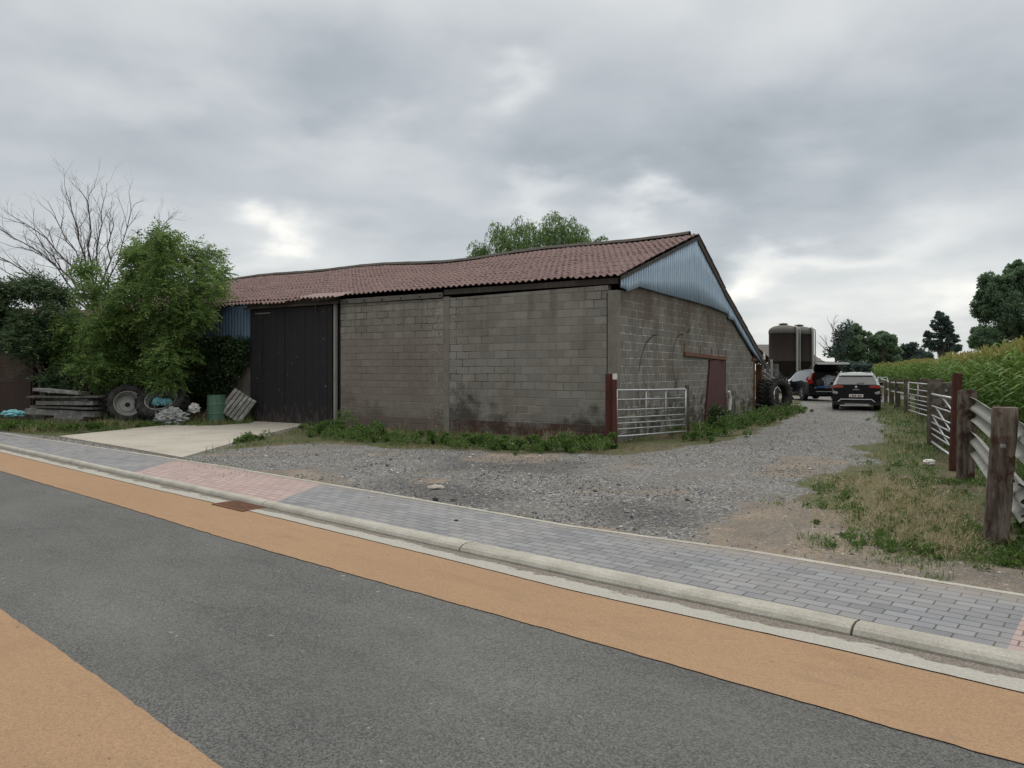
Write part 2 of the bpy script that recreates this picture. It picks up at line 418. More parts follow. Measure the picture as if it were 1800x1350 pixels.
gravel &= ~((X < -5) & (Y > 22))
silt = np.zeros_like(verge)
for q in siltP: silt |= inpoly(Xj * .5 + X * .5, Yj * .5 + Y * .5, q)
def blur(M, k=2):
    M = M.astype(float)
    for _ in range(k):
        M = (M + np.roll(M, 1, 0) + np.roll(M, -1, 0) + np.roll(M, 1, 1) + np.roll(M, -1, 1)) / 5
    return M
patch = np.clip((fbm(X * .55, Y * .8, 41) - .53) * 6, 0, 1)
gr = np.clip(blur(gravel, 3) - .62 * patch * (Y < 15), 0, 1)
# two worn wheel lines up the track stay bare
nx, ny = len(xs), len(ys)
idx = np.arange(nx * ny).reshape(ny, nx)
Fq = np.stack([idx[:-1, :-1], idx[:-1, 1:], idx[1:, 1:], idx[1:, :-1]], -1).reshape(-1, 4)
me = bpy.data.meshes.new('ground'); me.from_pydata(np.stack([X, Y, Z], -1).reshape(-1, 3).tolist(), [], Fq.tolist())
for nm, arr in (('gravel', gr), ('verge', blur(verge, 2)), ('silt', blur(silt, 2) * .8)):
    me.attributes.new(nm, 'FLOAT', 'POINT').data.foreach_set('value', arr.astype(np.float32).ravel())
me.materials.append(GROUND); me.polygons.foreach_set('use_smooth', [True] * len(Fq))
g_o = bpy.data.objects.new('ground', me); COL.objects.link(g_o); tag(g_o, kind='structure')
def gz(x, y):
    x = np.asarray(x, float); y = np.asarray(y, float)
    a, o = toab(x, y)
    z = (fbm(x * .45, y * .45, 3) - .5) * .10 + (fbm(x * 2.2, y * 2.2, 9) - .5) * .035
    return z * np.clip((o - pav_back(a)) / 1.5, 0, 1) - .012

# ------------------------------------------------------------------ road, strips, gutter, kerb, pavement
def strip(name, fo, fi, z, mat, a0=-70, a1=30, n=500, zs=None, cols=2):
    """sheet between two edge functions in the road's own frame"""
    A = np.linspace(a0, a1, n); lo, hi = fo(A), fi(A)
    V_ = []; var = []
    for c in range(cols):
        k = c / (cols - 1); V_.append(np.stack([A, lo * (1 - k) + hi * k, np.full(n, z)], -1)); var.append(np.full(n, k))
    fs = [(c * n + i, c * n + i + 1, (c + 1) * n + i + 1, (c + 1) * n + i) for c in range(cols - 1) for i in range(n - 1)]
    mb = MB(); mb.add(np.concatenate(V_), fs, var=np.concatenate(var)); o = mb.build(name, mat); o.rotation_euler = (0, 0, RROT)
    return tag(o, kind='structure')
def wob(f, amp, fr, sd): return lambda a: f(a) + (fbm(a * fr, a * 0 + 3.3, sd) - .5) * amp
strip('road', lambda a: np.full_like(a, -9.0), lambda a: kerb_front(a) + .02, ROADZ - .012, ASPH)
strip('cycle_strip', wob(or_front, .03, 9, 5), lambda a: gut_front(a), ROADZ - .006, ORANGE, n=1600)
strip('cycle_strip', lambda a: np.full_like(a, -6.0), wob(pt_edge, .025, 9, 8), ROADZ - .006, ORANGE, n=1600)
strip('gutter', wob(gut_front, .015, 6, 15), lambda a: kerb_front(a) + .03, ROADZ, GUT, n=1600)
# kerb: cast lengths of about 3.3 m with open joints and a sloping, rounded face
mb = MB(); j0 = along(1509, 1092); JL = 3.45
for k in range(-22, 6):
    s0 = j0 + k * JL + .008; s1 = s0 + JL - .016
    A = np.linspace(s0, s1, 8); prof = []
    for (q, z) in ((0, -.14), (0, ROADZ + .012), (.10, -.012), (.25, .004), (.55, .012), (.97, .004), (1, -.002), (1, -.14)):
        prof.append(np.stack([A, kerb_front(A) * (1 - q) + (kerb_back(A)) * q, np.full(8, z)], -1))
    V_ = np.concatenate(prof); m_ = len(prof)
    fs = [(r_ * 8 + i, r_ * 8 + i + 1, (r_ + 1) * 8 + i + 1, (r_ + 1) * 8 + i) for r_ in range(m_ - 1) for i in range(7)]
    fs += [tuple(r_ * 8 for r_ in range(m_))[::-1], tuple(r_ * 8 + 7 for r_ in range(m_))]
    mb.add(V_, fs)
ko = mb.build('kerb', KERB); ko.rotation_euler = (0, 0, RROT); tag(ko, kind='structure')
strip('pavement', lambda a: kerb_back(a) + .006, lambda a: pav_back(a) - .07, 0.0, PAV, n=700)
strip('pavement_edging', lambda a: pav_back(a) - .07, wob(pav_back, .02, 7, 33), .004, KERB, n=900)
# concrete apron before the sliding door
mb = MB(); poly = [(p[0], p[1]) for p in pxpoly([(104, 767.5), (210, 785.5), (320, 805), (415, 778), (450, 768), (560, 742), (445, 738), (300, 747)])]
mb.prism(poly, 2, -.03, .016); tag(mb.build('concrete_apron', SLAB), kind='structure')

# drain grate in the gutter
RUST = mat_concrete('rusted_iron', (.17, .085, .055), (.07, .04, .03), .6, 3, 90)
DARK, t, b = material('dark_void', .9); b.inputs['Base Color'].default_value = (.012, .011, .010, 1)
gp_ = P(421, 889, ROADZ); ga, go = toab(gp_[0], gp_[1]); 
dr = empty('drain_grate', (gp_[0], gp_[1], ROADZ), RROT, 'rusty red brown slotted drain grate set in the gutter beside the kerb', 'drain')
mb = MB(); L_, W2 = .74, float(kerb_front(ga) - gut_front(ga)) + .10
mb.b6(-L_/2, L_/2, -W2/2, -W2/2 + .03, -.02, .008); mb.b6(-L_/2, L_/2, W2/2 - .03, W2/2, -.02, .008)
mb.b6(-L_/2, -L_/2 + .03, -W2/2 + .03, W2/2 - .03, -.02, .0078); mb.b6(L_/2 - .03, L_/2, -W2/2 + .03, W2/2 - .03, -.02, .0078)
mb.build('frame', RUST, dr)
mb = MB()
for k in range(9): mb.box((-L_/2 + .075 + k * .074, 0, .003), (.036, W2 - .06, .014), rz=0)
mb.build('bars', RUST, dr)
mb = MB(); mb.b6(-L_/2 + .03, L_/2 - .03, -W2/2 + .03, W2/2 - .03, -.01, .001); mb.build('pit', DARK, dr)

# loose stones
def scatter(n, x0, x1, y0, y1): return rng.uniform(x0, x1, n), rng.uniform(y0, y1, n)
def maskat(M, x, y):
    ix = np.clip(np.searchsorted(xs, x), 0, nx - 1); iy = np.clip(np.searchsorted(ys, y), 0, ny - 1); return M[iy, ix]
sx_, sy_ = scatter(330000, -14, 22, 4.5, 34)
keep = (maskat(blur(gravel, 3), sx_, sy_) * (1 - .88 * maskat(blur(verge, 2), sx_, sy_)) + .05 * maskat(blur(dirtm, 2), sx_, sy_)) * np.clip((10.5 / np.maximum(sy_, 6)) ** 1.7, 0, 1) > rng.random(len(sx_))
keep &= fbm(sx_ * .9, sy_ * .9, 61) + .25 * rng.random(len(sx_)) > .55
keep &= ~inpoly(sx_, sy_, poly)
# a few have strayed onto the pavement
ax, ay = scatter(26000, -14, 8, 3.5, 20); aa, ao = toab(ax, ay); q = (ao - kerb_back(aa)) / 1.28
k2 = (q > .03) & (q < .97) & (rng.random(len(ax)) < .008 + .09 * np.clip((q - .6) / .4, 0, 1) ** 2)
sx_, sy_ = sx_[keep], sy_[keep]; n1_ = len(sx_)
zz = gz(sx_, sy_); sx_ = np.concatenate([sx_, ax[k2]]); sy_ = np.concatenate([sy_, ay[k2]]); zz = np.concatenate([zz, np.zeros(k2.sum())])
n = len(sx_); r0 = .006 + .013 * rng.random(n) ** 2.2 + (rng.random(n) < .012) * rng.uniform(.01, .028, n)
r0[n1_:] *= .7
octv = np.array([[1, 0, 0], [0, 1, 0], [-1, 0, 0], [0, -1, 0], [0, 0, .6], [0, 0, -.6]], float)
octf = np.array([[0, 1, 4], [1, 2, 4], [2, 3, 4], [3, 0, 4], [1, 0, 5], [2, 1, 5], [3, 2, 5], [0, 3, 5]])
vv = octv[None] * rng.uniform(.6, 1.4, (n, 6, 1)) * r0[:, None, None]
an = rng.uniform(0, 6.28, n); c_, s_ = np.cos(an), np.sin(an)
vx = vv[:, :, 0] * c_[:, None] - vv[:, :, 1] * s_[:, None]; vy = vv[:, :, 0] * s_[:, None] + vv[:, :, 1] * c_[:, None]
vz = vv[:, :, 2] + vx * rng.uniform(-.4, .4, (n, 1))
tri = np.stack([vx + sx_[:, None], vy + sy_[:, None], vz + zz[:, None] + r0[:, None] * .25], -1)[:, octf].reshape(-1, 3)
STONE, t, b = material('loose_stone', .9, spec=.2)
va = t.attr('var'); t.put(b.inputs['Base Color'], t.ramp(va, [(0, (.05, .05, .052)), (.5, (.13, .13, .128)), (.85, (.23, .225, .215)), (1, (.50, .49, .46))]))
so_ = quads_object('loose_gravel', tri, 3, np.repeat(rng.random(n), 8), STONE)
tag(so_, 'loose grey gravel chippings scattered over the yard and track', 'gravel', kind='stuff')
print('stones', n)
# ------------------------------------------------------------------ barn
CXb, CYb = 2.44, 17.16
ux, uy = .8504, -.5262; wx, wy = .5262, .8504      # barn local x (towards the corner) and y (into the barn)
BROT = math.atan2(uy, ux)
def fpp(px, py):
    r_ = (px - CX) / F; s_ = (r_ * CYb - CXb) / (ux - r_ * uy); Yw = CYb + s_ * uy
    return s_, CH + (HY - py) / F * Yw
def gpp(px, py, off=0.0):
    r_ = (px - CX) / F; cx, cy = CXb + ux * off, CYb + uy * off
    s_ = (r_ * cy - cx) / (wx - r_ * wy); Yw = cy + s_ * wy
    return s_, CH + (HY - py) / F * Yw
barn = empty('barn', (CXb, CYb, 0), BROT, 'long low farm barn of grey concrete blocks with a rusty red corrugated roof', 'barn')

def circ(a, b, c):
    (x1, y1), (x2, y2), (x3, y3) = a, b, c; d_ = 2 * (x1 * (y2 - y3) + x2 * (y3 - y1) + x3 * (y1 - y2))
    ux_ = ((x1**2 + y1**2) * (y2 - y3) + (x2**2 + y2**2) * (y3 - y1) + (x3**2 + y3**2) * (y1 - y2)) / d_
    uy_ = ((x1**2 + y1**2) * (x3 - x2) + (x2**2 + y2**2) * (x1 - x3) + (x3**2 + y3**2) * (x2 - x1)) / d_
    return ux_, uy_, math.hypot(x1 - ux_, y1 - uy_)
def mat_block(name, axis, gable=False):
    m, t, b = material(name, .95, spec=.12)
    o = t.coord(); x, y, z = t.sep(o); h = x if axis == 0 else y
    wb = t.vmath('SCALE', t.vmath('SUBTRACT', t.noise(o, 1.6, 3, out='Color'), (.5, .5, .5))); t.n[-1].inputs['Scale'].default_value = .05
    v = t.vmath('ADD', t.comb(h, t.math('ADD', z, .03), 0), wb)
    bc, bf = t.brick(v, .40, .196, .009, smooth=.3)
    bc2, bf2 = t.brick(v, .40, .196, .015, smooth=.5)
    if gable:
        hc, hf = t.brick(v, .20, .196, .012, smooth=.3)
        band = t.math('MAXIMUM', t.math('MULTIPLY', t.math('GREATER_THAN', z, 1.34), t.math('LESS_THAN', z, 1.92)), t.math('GREATER_THAN', h, gpp(1277, 600)[0]))
        bf = t.math('ADD', t.math('MULTIPLY', bf2, t.math('SUBTRACT', 1.0, band)), t.math('MULTIPLY', hf, band)); bc = t.mix(band, bc, hc)
    f = t.noise(o, 55, 4, .75); n = t.noise(o, .9, 6, .6); md = t.noise(o, 4.5, 5, .65); lg = t.noise(t.vmath('ADD', o, (5, 3, 9)), .55, 4, .55)
    c = t.mix(bc, (.165, .157, .140), (.255, .243, .218))
    c = t.mix(t.maprange(f, .3, .72), t.mix(.35, c, (.07, .066, .058)), t.mix(.30, c, (.42, .40, .36)))
    c = t.mix(t.maprange(n, .45, .7, 0, .55), c, (.13, .105, .082))
    # joints: raked and dark in places, pale mortar in others, painted over elsewhere
    sel = t.maprange(t.math('ADD', lg, t.math('MULTIPLY', t.math('SUBTRACT', md, .5), .5)), .44, .60)
    low = t.maprange(z, .75, 1.4, 1, 0)
    pale = t.math('MAXIMUM', t.math('MULTIPLY', sel, .55), t.math('MULTIPLY', low, .9)) if not gable else t.math('MAXIMUM', t.maprange(md, .35, .6, .35, 1.0), t.math('MULTIPLY', low, .2))
    if gable: c = t.mix(.22, c, (.05, .042, .034))
    jc = t.mix(pale, (.028, .026, .024), (.46, .44, .39) if gable else (.33, .31, .27))
    vis = t.maprange(t.noise(o, 2.2, 5, .7), .42, .56, .38 if gable else .10, 1.0)
    c = t.mix(t.math('MULTIPLY', bf, vis), c, jc)
    # soot-like growth low down, with a ragged outline
    st = t.math('ADD', t.noise(t.vmath('ADD', o, (2, 7, 1)), .75, 6, .68), t.maprange(z, .2, 1.6, .14, -.12))
    c = t.mix(t.maprange(st, .54, .64, 0, .78), c, (.034, .030, .026))
    # streaks running down from the top
    sk = t.noise(t.comb(t.math('MULTIPLY', h, 3.2), 0, t.math('MULTIPLY', z, .35)), 1.0, 5, .6)
    c = t.mix(t.math('MULTIPLY', t.maprange(sk, .52, .72, 0, .6), t.maprange(z, 1.6, 3.6)), c, (.06, .05, .042))
    if not gable:   # dark red plinth course and pale splashes beside the middle pier
        pn = t.math('ADD', z, t.math('MULTIPLY', t.math('SUBTRACT', md, .5), .12))
        c = t.mix(t.math('MULTIPLY', t.math('LESS_THAN', pn, .34), t.maprange(md, .38, .58, .15, .95)), c, t.mix(md, (.030, .017, .014), (.10, .052, .042)))
        pr = t.math('ABSOLUTE', t.math('ADD', x, 5.0))
        sp = t.math('MULTIPLY', t.maprange(t.noise(o, 30, 3, .7), .54, .62), t.maprange(t.math('ADD', pr, t.math('MULTIPLY', md, .8)), .45, 1.4, .9, 0))
        c = t.mix(sp, c, (.42, .41, .38))
    wsp = t.maprange(t.noise(o, 17, 4, .75), .66, .72)
    c = t.mix(t.math('MULTIPLY', wsp, t.maprange(n, .4, .6, .05, .7)), c, (.36, .35, .32))
    if not gable:
        lb = t.math('MULTIPLY', t.math('LESS_THAN', x, -5.0), t.maprange(t.math('ADD', z, t.math('MULTIPLY', md, .6)), 2.7, 3.1, 1, 0))
        c = t.mix(t.math('MULTIPLY', lb, t.maprange(md, .3, .7, .35, .75)), c, t.mix(f, (.10, .082, .068), (.24, .205, .175)))
    if gable:
        for pts3 in (((1123, 653), (1132, 613), (1154, 589)), ((1189, 676), (1183, 620), (1200, 588))):
            q3 = [gpp(*p) for p in pts3]; hc_, zc_, rc_ = circ(*q3)
            dd3 = t.math('SQRT', t.math('ADD', t.math('POWER', t.math('SUBTRACT', h, hc_), 2.0), t.math('POWER', t.math('SUBTRACT', z, zc_), 2.0)))
            dd3 = t.math('ABSOLUTE', t.math('ADD', t.math('SUBTRACT', dd3, rc_), t.math('MULTIPLY', t.math('SUBTRACT', md, .5), .10)))
            on = t.math('MULTIPLY', t.maprange(dd3, .010, .035, .85, 0), t.math('MULTIPLY', t.math('LESS_THAN', h, max(p[0] for p in q3) + .05), t.math('GREATER_THAN', z, q3[0][1])))
            c = t.mix(on, c, (.025, .022, .018))
        c = t.mix(t.maprange(t.math('ADD', n, t.maprange(z, 2.0, 3.4, -.15, .12)), .42, .66, 0, .65), c, (.105, .082, .060))
        lime = t.math('MULTIPLY', t.maprange(t.noise(o, 3.3, 6, .7), .48, .62, 0, .65), t.maprange(z, .7, 1.7, 1, 0))
        c = t.mix(lime, c, (.36, .355, .33))
        ck = t.voro(t.vmath('ADD', t.comb(h, z, 0), t.vmath('MULTIPLY', t.noise(o, 2, 4, out='Color'), (.5, .5, 0))), .55, feature='DISTANCE_TO_EDGE')
        c = t.mix(t.math('MULTIPLY', t.maprange(ck, .004, .014, .75, 0), t.maprange(n, .5, .6)), c, (.03, .027, .024))
    t.put(b.inputs['Base Color'], c)
    t.put(b.inputs['Normal'], t.bump(t.math('SUBTRACT', t.math('MULTIPLY', f, .5), bf2), .7, .012)); return m
BLKF = mat_block('concrete_block_front', 0); BLKG = mat_block('concrete_block_gable', 1, True)
CONC = mat_concrete('pier_concrete', (.20, .188, .162), (.09, .08, .068), .6, 1.2)

# fibre-cement roof in weathered oxide red
m, t, b = material('weathered_red_roof', .92, spec=.15); ROOF = m
o = t.coord(); f = t.noise(o, 38, 4, .8); n = t.noise(o, .8, 5, .6); md = t.noise(o, 7, 5, .7)
x, y, z = t.sep(o)
c = t.mix(t.maprange(f, .36, .64), (.045, .027, .028), (.28, .185, .185))
c = t.mix(t.maprange(n, .38, .7, 0, .55), c, (.21, .15, .13))
c = t.mix(t.maprange(md, .52, .62, 0, .8), c, (.045, .032, .031))
c = t.mix(t.maprange(t.noise(o, 24, 4, .8), .60, .68, 0, .8), c, (.36, .30, .27))
wc = t.math('MODULO', t.math('ADD', x, 100), .177); sh = t.math('FLOOR', t.math('DIVIDE', t.math('ADD', x, 100), 1.062))
shr = t.new('ShaderNodeTexWhiteNoise', noise_dimensions='2D'); t.put(shr.inputs[0], t.comb(sh, t.math('FLOOR', t.math('DIVIDE', y, 1.2)), 0))
c = t.mix(t.math('MULTIPLY', shr.outputs[0], .35), c, (.17, .115, .10))
t.put(b.inputs['Base Color'], c); t.put(b.inputs['Normal'], t.bump(t.math('ADD', f, md), .6, .012))

m, t, b = material('pale_fibre_cement', .9, spec=.15); PALE = m
o = t.coord(); t.put(b.inputs['Base Color'], t.mix(t.noise(o, 12, 5, .7), (.15, .11, .10), (.34, .27, .25)))

def mat_paint(name, c, c2, rough=.6, scale=4, metal=0.0, streak=True, lim=(.5, .7), amt=.7):
    m, t, b = material(name, rough, metal, .4)
    o = t.coord(); v = t.vmath('MULTIPLY', o, (4, 4, .6)) if streak else o
    n = t.noise(v, scale, 6, .65); f = t.noise(o, 40, 3, .7)
    col = t.mix(t.maprange(n, lim[0], lim[1], 0, amt), c, c2); col = t.mix(t.maprange(f, .35, .75, 0, .25), col, tuple(k * .6 for k in c))
    t.put(b.inputs['Base Color'], col); t.put(b.inputs['Roughness'], t.maprange(n, .3, .7, rough - .1, min(1, rough + .2)))
    t.put(b.inputs['Normal'], t.bump(f, .25, .004)); return m
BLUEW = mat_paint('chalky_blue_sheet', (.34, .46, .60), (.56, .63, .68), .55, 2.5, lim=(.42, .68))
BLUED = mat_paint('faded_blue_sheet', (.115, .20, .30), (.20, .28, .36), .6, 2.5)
for m_ in (BLUEW, BLUED):      # groove shade painted dark into the sheet colour, rust runs from the fixings
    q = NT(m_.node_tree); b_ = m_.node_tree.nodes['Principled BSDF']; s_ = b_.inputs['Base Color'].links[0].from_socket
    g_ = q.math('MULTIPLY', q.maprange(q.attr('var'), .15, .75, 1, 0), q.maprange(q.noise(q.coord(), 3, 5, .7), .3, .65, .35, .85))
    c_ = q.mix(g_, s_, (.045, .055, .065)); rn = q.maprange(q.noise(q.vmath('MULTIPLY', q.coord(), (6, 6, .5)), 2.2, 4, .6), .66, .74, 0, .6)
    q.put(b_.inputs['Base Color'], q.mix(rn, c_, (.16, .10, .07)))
TAR = mat_paint('tarred_board', (.009, .008, .010), (.024, .020, .021), .75, 2.2, lim=(.45, .75))
FASC = mat_paint('dark_timber', (.045, .038, .032), (.11, .095, .08), .9, 3)
GREYF = mat_paint('grey_fascia', (.10, .092, .085), (.19, .178, .165), .9, 3)
REDD = mat_paint('oxide_red_steel', (.070, .026, .024), (.11, .058, .048), .7, 2.5)
REDP = mat_paint('dark_red_post', (.095, .022, .016), (.045, .022, .018), .75, 3, lim=(.42, .62), amt=.9)
GALV = mat_paint('galvanised_steel', (.42, .43, .44), (.26, .265, .27), .42, 6, .75)
WHITEP = mat_paint('chipped_white_paint', (.62, .61, .58), (.40, .37, .33), .7, 5)

def wallbox(name, x0, x1, y0, y1, z0, z1, mat, bevel=0.0):
    mb = MB(); mb.b6(x0, x1, y0, y1, z0, z1); return mb.build(name, mat, barn, bevel=bevel)
TL = 24.0
# front: right bay, pier, left bay
EX = -8.82
mb = MB(); mb.prism([(-4.83, -.1), (-.235, -.1), (-.235, 3.63), (-4.83, 3.56)], 1, 0, .2); mb.build('wall', BLKF, barn)
mb = MB(); mb.prism([(EX, -.1), (-5.03, -.1), (-5.03, 3.56), (EX, 3.58)], 1, .012, .2); mb.build('wall', BLKF, barn)
wallbox('pier', -5.028, -4.832, -.014, .2, -.1, 3.60, CONC, .01)
wallbox('corner_pier', -.233, .016, -.03, .17, -.1, 3.50, CONC, .012)
wallbox('pier_joint', -.262, -.236, -.006, .1, -.1, 3.45, DARK)
# gable wall with the torn stepped top and the leaning door jamb
def G(pts): return [gpp(*p) for p in pts]
topline = G([(1098, 511), (1106, 509), (1118.5, 503.5), (1136, 509), (1155.6, 514), (1180, 520), (1206, 527), (1228, 533), (1247, 539), (1262, 546), (1277, 552)])
jamb = G([(1245, 641), (1241, 690), (1237, 740)])
jamb = [(a, c) for a, c in jamb]
s277 = topline[-1][0]
lint = gpp(1245, 637)[0]
poly1 = [(.172, -.1)] + [(.172, topline[0][1])] + topline + [(s277, gpp(1274, 631)[1] + .02), (jamb[0][0], gpp(1245, 633)[1])] + jamb + [(jamb[-1][0] - .02, -.1)]
mb = MB(); mb.prism([(a, c) for a, c in poly1], 0, -.2, 0); mb.build('wall', BLKG, barn, fix=True)
top2 = G([(1278, 560), (1286, 563), (1298, 584), (1312, 606), (1325, 632)])
poly2 = [(s277 + .004, -.1), (s277 + .004, top2[0][1])] + top2 + [(top2[-1][0], -.1)]
mb = MB(); mb.prism(poly2, 0, -.2, -.012); mb.build('wall', BLKG, barn, fix=True)
SEND = top2[-1][0]
# back and far walls, floor dark inside
wallbox('wall', -TL, -.3, 13.7, 13.9, -.1, 2.0, BLKF)
mb = MB(); mb.prism([(0.2, -.1), (13.7, -.1), (13.7, 2.1), (8.4, 4.2), (5.62, 5.5), (.2, 3.6)], 0, -TL, -TL + .2); mb.build('wall', BLKG, barn)
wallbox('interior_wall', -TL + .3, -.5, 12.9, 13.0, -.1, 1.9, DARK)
# rough wall under the blue sheets, left of the sliding door
wallbox('wall', -TL, -12.72, .0, .2, -.1, 2.42, mat_concrete('rough_render', (.15, .132, .115), (.06, .052, .045), .7, 1.4), 0)

def corr_wall(name, x0, x1, zlo, zhi, yoff, mat, axis=0, pitch=.08, amp=.014, parent=barn):
    """vertical corrugated sheet: zlo/zhi are functions of the horizontal coordinate"""
    H = np.arange(x0, x1, pitch / 12); A = amp * np.tanh(2.6 * np.sin(2 * np.pi * H / pitch) + 1.0)
    A = np.where((H // .9) % 2 > 0, A, A + .004)
    lo = np.array([zlo(h) for h in H]); hi = np.array([zhi(h) for h in H]); n = len(H); V_ = []
    for q in (0, .33, .67, 1):
        Zq = lo * (1 - q) + hi * q
        V_.append(np.stack([H, yoff + A, Zq], -1) if axis == 0 else np.stack([yoff + A, H, Zq], -1))
    fs = [(c * n + i, c * n + i + 1, (c + 1) * n + i + 1, (c + 1) * n + i) for c in range(3) for i in range(n - 1)]
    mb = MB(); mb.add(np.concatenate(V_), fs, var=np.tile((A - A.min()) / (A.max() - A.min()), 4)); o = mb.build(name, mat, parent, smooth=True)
    md = o.modifiers.new('thick', 'SOLIDIFY'); md.thickness = .004; return o
EAVE = -.12; EZ = 3.83; RY, RZ = 5.62, 5.63; BY, BZ = 8.42, 4.34; XY, XZ = 14.25, 1.93
def roofz(y):
    if y < RY: return EZ + (y - EAVE) * (RZ - EZ) / (RY - EAVE)
    if y < BY: return RZ + (y - RY) * (BZ - RZ) / (BY - RY)
    return BZ - .03 + (y - BY) * (XZ - BZ) / (XY - BY)
gl = G([(1093, 505), (1098, 510), (1118.5, 502), (1155.6, 513), (1206, 526), (1247, 538), (1277, 551), (1277.5, 559), (1286, 562), (1298, 583), (1316, 612), (1336, 638)])
gy = [a for a, c in gl]; gzv = [c for a, c in gl]
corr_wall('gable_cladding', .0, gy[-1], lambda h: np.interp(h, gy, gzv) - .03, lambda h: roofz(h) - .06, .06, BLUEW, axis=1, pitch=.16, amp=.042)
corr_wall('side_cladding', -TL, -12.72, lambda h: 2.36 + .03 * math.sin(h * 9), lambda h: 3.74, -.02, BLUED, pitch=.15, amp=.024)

def sag(x): return 1.05 * _sag(x)
def _sag(x): return -.10 * math.sin(min(1, max(0, (-x) / TL)) * math.pi * 1.0) ** 2 * 0 + .035 * math.sin(x * .9) + .03 * math.sin(x * .37 + 1) - (.07 * math.exp(-((x + 9.5) / 3.5) ** 2))
def roof(name, x0, x1, y0, y1, rows, mat, drop=0.0, step=.018, amp=.026, pitch=.177, overlap=.0, eavejit=.0):
    H = np.arange(x0, x1 + .001, pitch / 8); n = len(H); W_ = amp * np.cos(2 * np.pi * H / pitch)
    sg = np.array([sag(x) for x in H]); V_ = []; sheet = np.floor(H / 1.062)
    r1 = np.random.default_rng(int(abs(y0 * 100)) + 3)
    for r_ in range(rows):
        jit = np.array([((math.sin(s_ * 12.9898 + r_ * 78.2) * 43758.5) % 1) for s_ in sheet])
        for e in (0, 1):
            k = (r_ + e) / rows; yy = y0 + (y1 - y0) * k
            lift = step if e == 0 else -.004
            dy = (jit - .5) * .07 * (1 if y1 > y0 else -1) * (e == 0) + (eavejit * (jit - .5) if (r_ == 0 and e == 0) else 0)
            zz = np.array([roofz(yy)] * n) + (dy * (roofz(y0 + .5 * (y1 - y0) + .1) - roofz(y0 + .5 * (y1 - y0))) / .1) + W_ + lift + jit * .018 - drop
            V_.append(np.stack([H, yy + dy, zz + sg * min(1, (yy + .4) / 3 if yy < RY else 1)], -1))
    fs = [(c * n + i, c * n + i + 1, (c + 1) * n + i + 1, (c + 1) * n + i) for c in range(2 * rows - 1) for i in range(n - 1)]
    mb = MB(); mb.add(np.concatenate(V_), fs); o = mb.build(name, mat, barn)
    md = o.modifiers.new('thick', 'SOLIDIFY'); md.thickness = .009; return o
roof('roof', -TL - .1, .16, EAVE, RY, 16, ROOF)
roof('roof', -TL - .1, EX + .05, -.42, EAVE - .012, 1, ROOF, step=.0, eavejit=.08, drop=.02)
roof('roof', -10.2, EX + .25, -.46, .35, 1, PALE, step=.03, drop=-.012)
roof('rear_roof', -TL - .1, .15, BY + .05, RY, 4, ROOF)
roof('rear_roof', -TL - .1, .165, XY, BY, 8, ROOF, drop=.03)
# ridge cap
mb = MB(); H = np.arange(-TL - .12, .16, .30)
pr = [(-.17, -.055), (-.06, .03), (0, .05), (.06, .03), (.17, -.075)]
V_ = np.concatenate([[(h, RY + q, RZ + .055 + zq + sag(h) + .008 * ((i % 4) == 0)) for q, zq in pr] for i, h in enumerate(H)])
mb.add(V_, [(i * 5 + k, i * 5 + k + 1, (i + 1) * 5 + k + 1, (i + 1) * 5 + k) for i in range(len(H) - 1) for k in range(4)])
o = mb.build('ridge_cap', FASC, barn); md = o.modifiers.new('t', 'SOLIDIFY'); md.thickness = .02
# rafters / verge boards on the gable edge
mb = MB()
for (ya, yb) in ((EAVE + .05, RY), (RY, BY), (BY + .02, XY)):
    za, zb = roofz(ya) - .05, roofz(yb - .001) - .05
    hgt = .07 if ya < RY - .1 else .15
    mb.prism([(ya, za - hgt), (yb, zb - hgt), (yb, zb), (ya, za)], 0, .112, .140)
mb.build('verge_board', FASC, barn)
# wall plate, grey fascia with bolts, lintel over the sliding door
wallbox('fascia', -8.78, -5.03, -.055, -.005, 3.585, 3.72, GREYF)
for k in range(6):
    mb = MB(); mb.tube([(-8.5 + k * .68, -.08, 3.64), (-8.5 + k * .68, -.05, 3.64)], .022, 6); mb.build('bolt', DARK, barn)
wallbox('wall_plate', -5.0, .02, -.02, .22, 3.655, 3.79, FASC)
wallbox('lintel', -12.75, EX, -.20, -.02, 3.60, 3.79, FASC)
wallbox('rail', -12.85, -8.7, -.26, -.21, 3.575, 3.635, FASC)
# sliding door of vertical tarred boards
DX0, DX1 = -12.63, -9.02
door = MB(); xb = DX0; k = 0; wds = [.28, .30, .34, .32, .36, .26, .33, .30, .35, .28, .30, .20]
rd = random.Random(4); sc_ = (DX1 - DX0) / sum(wds)
for wd in wds:
    wd *= sc_; off = rd.uniform(-.010, .010)
    door.box((xb + wd / 2, -.13 + off, 1.79), (wd - .008, .035, 3.56 + rd.uniform(-.03, .01)), tilt=(0, rd.uniform(-.0012, .0012))); xb += wd
nt_ = NT(TAR.node_tree); b_ = TAR.node_tree.nodes['Principled BSDF']; src = b_.inputs['Base Color'].links[0].from_socket
o = nt_.coord(); zz_ = nt_.sep(o)[2]; wr = nt_.math('ADD', nt_.noise(nt_.vmath('MULTIPLY', o, (3, 3, 1)), 2.5, 5, .7), nt_.maprange(zz_, 0, .75, .22, 0))
nt_.put(b_.inputs['Base Color'], nt_.mix(nt_.maprange(nt_.noise(o, 9, 2, .5), .76, .78, 0, .8), nt_.mix(nt_.maprange(wr, .60, .76, 0, .75), src, (.060, .050, .044)), (.30, .29, .27)))
dob = door.build('sliding_door', TAR, barn, bevel=.004)
tag(dob, 'black tarred sliding door of wide vertical boards')
mb = MB(); mb.b6(DX0 + .02, DX1 - .02, -.108, -.09, .1, 3.5); mb.build('door_backing', DARK, dob)
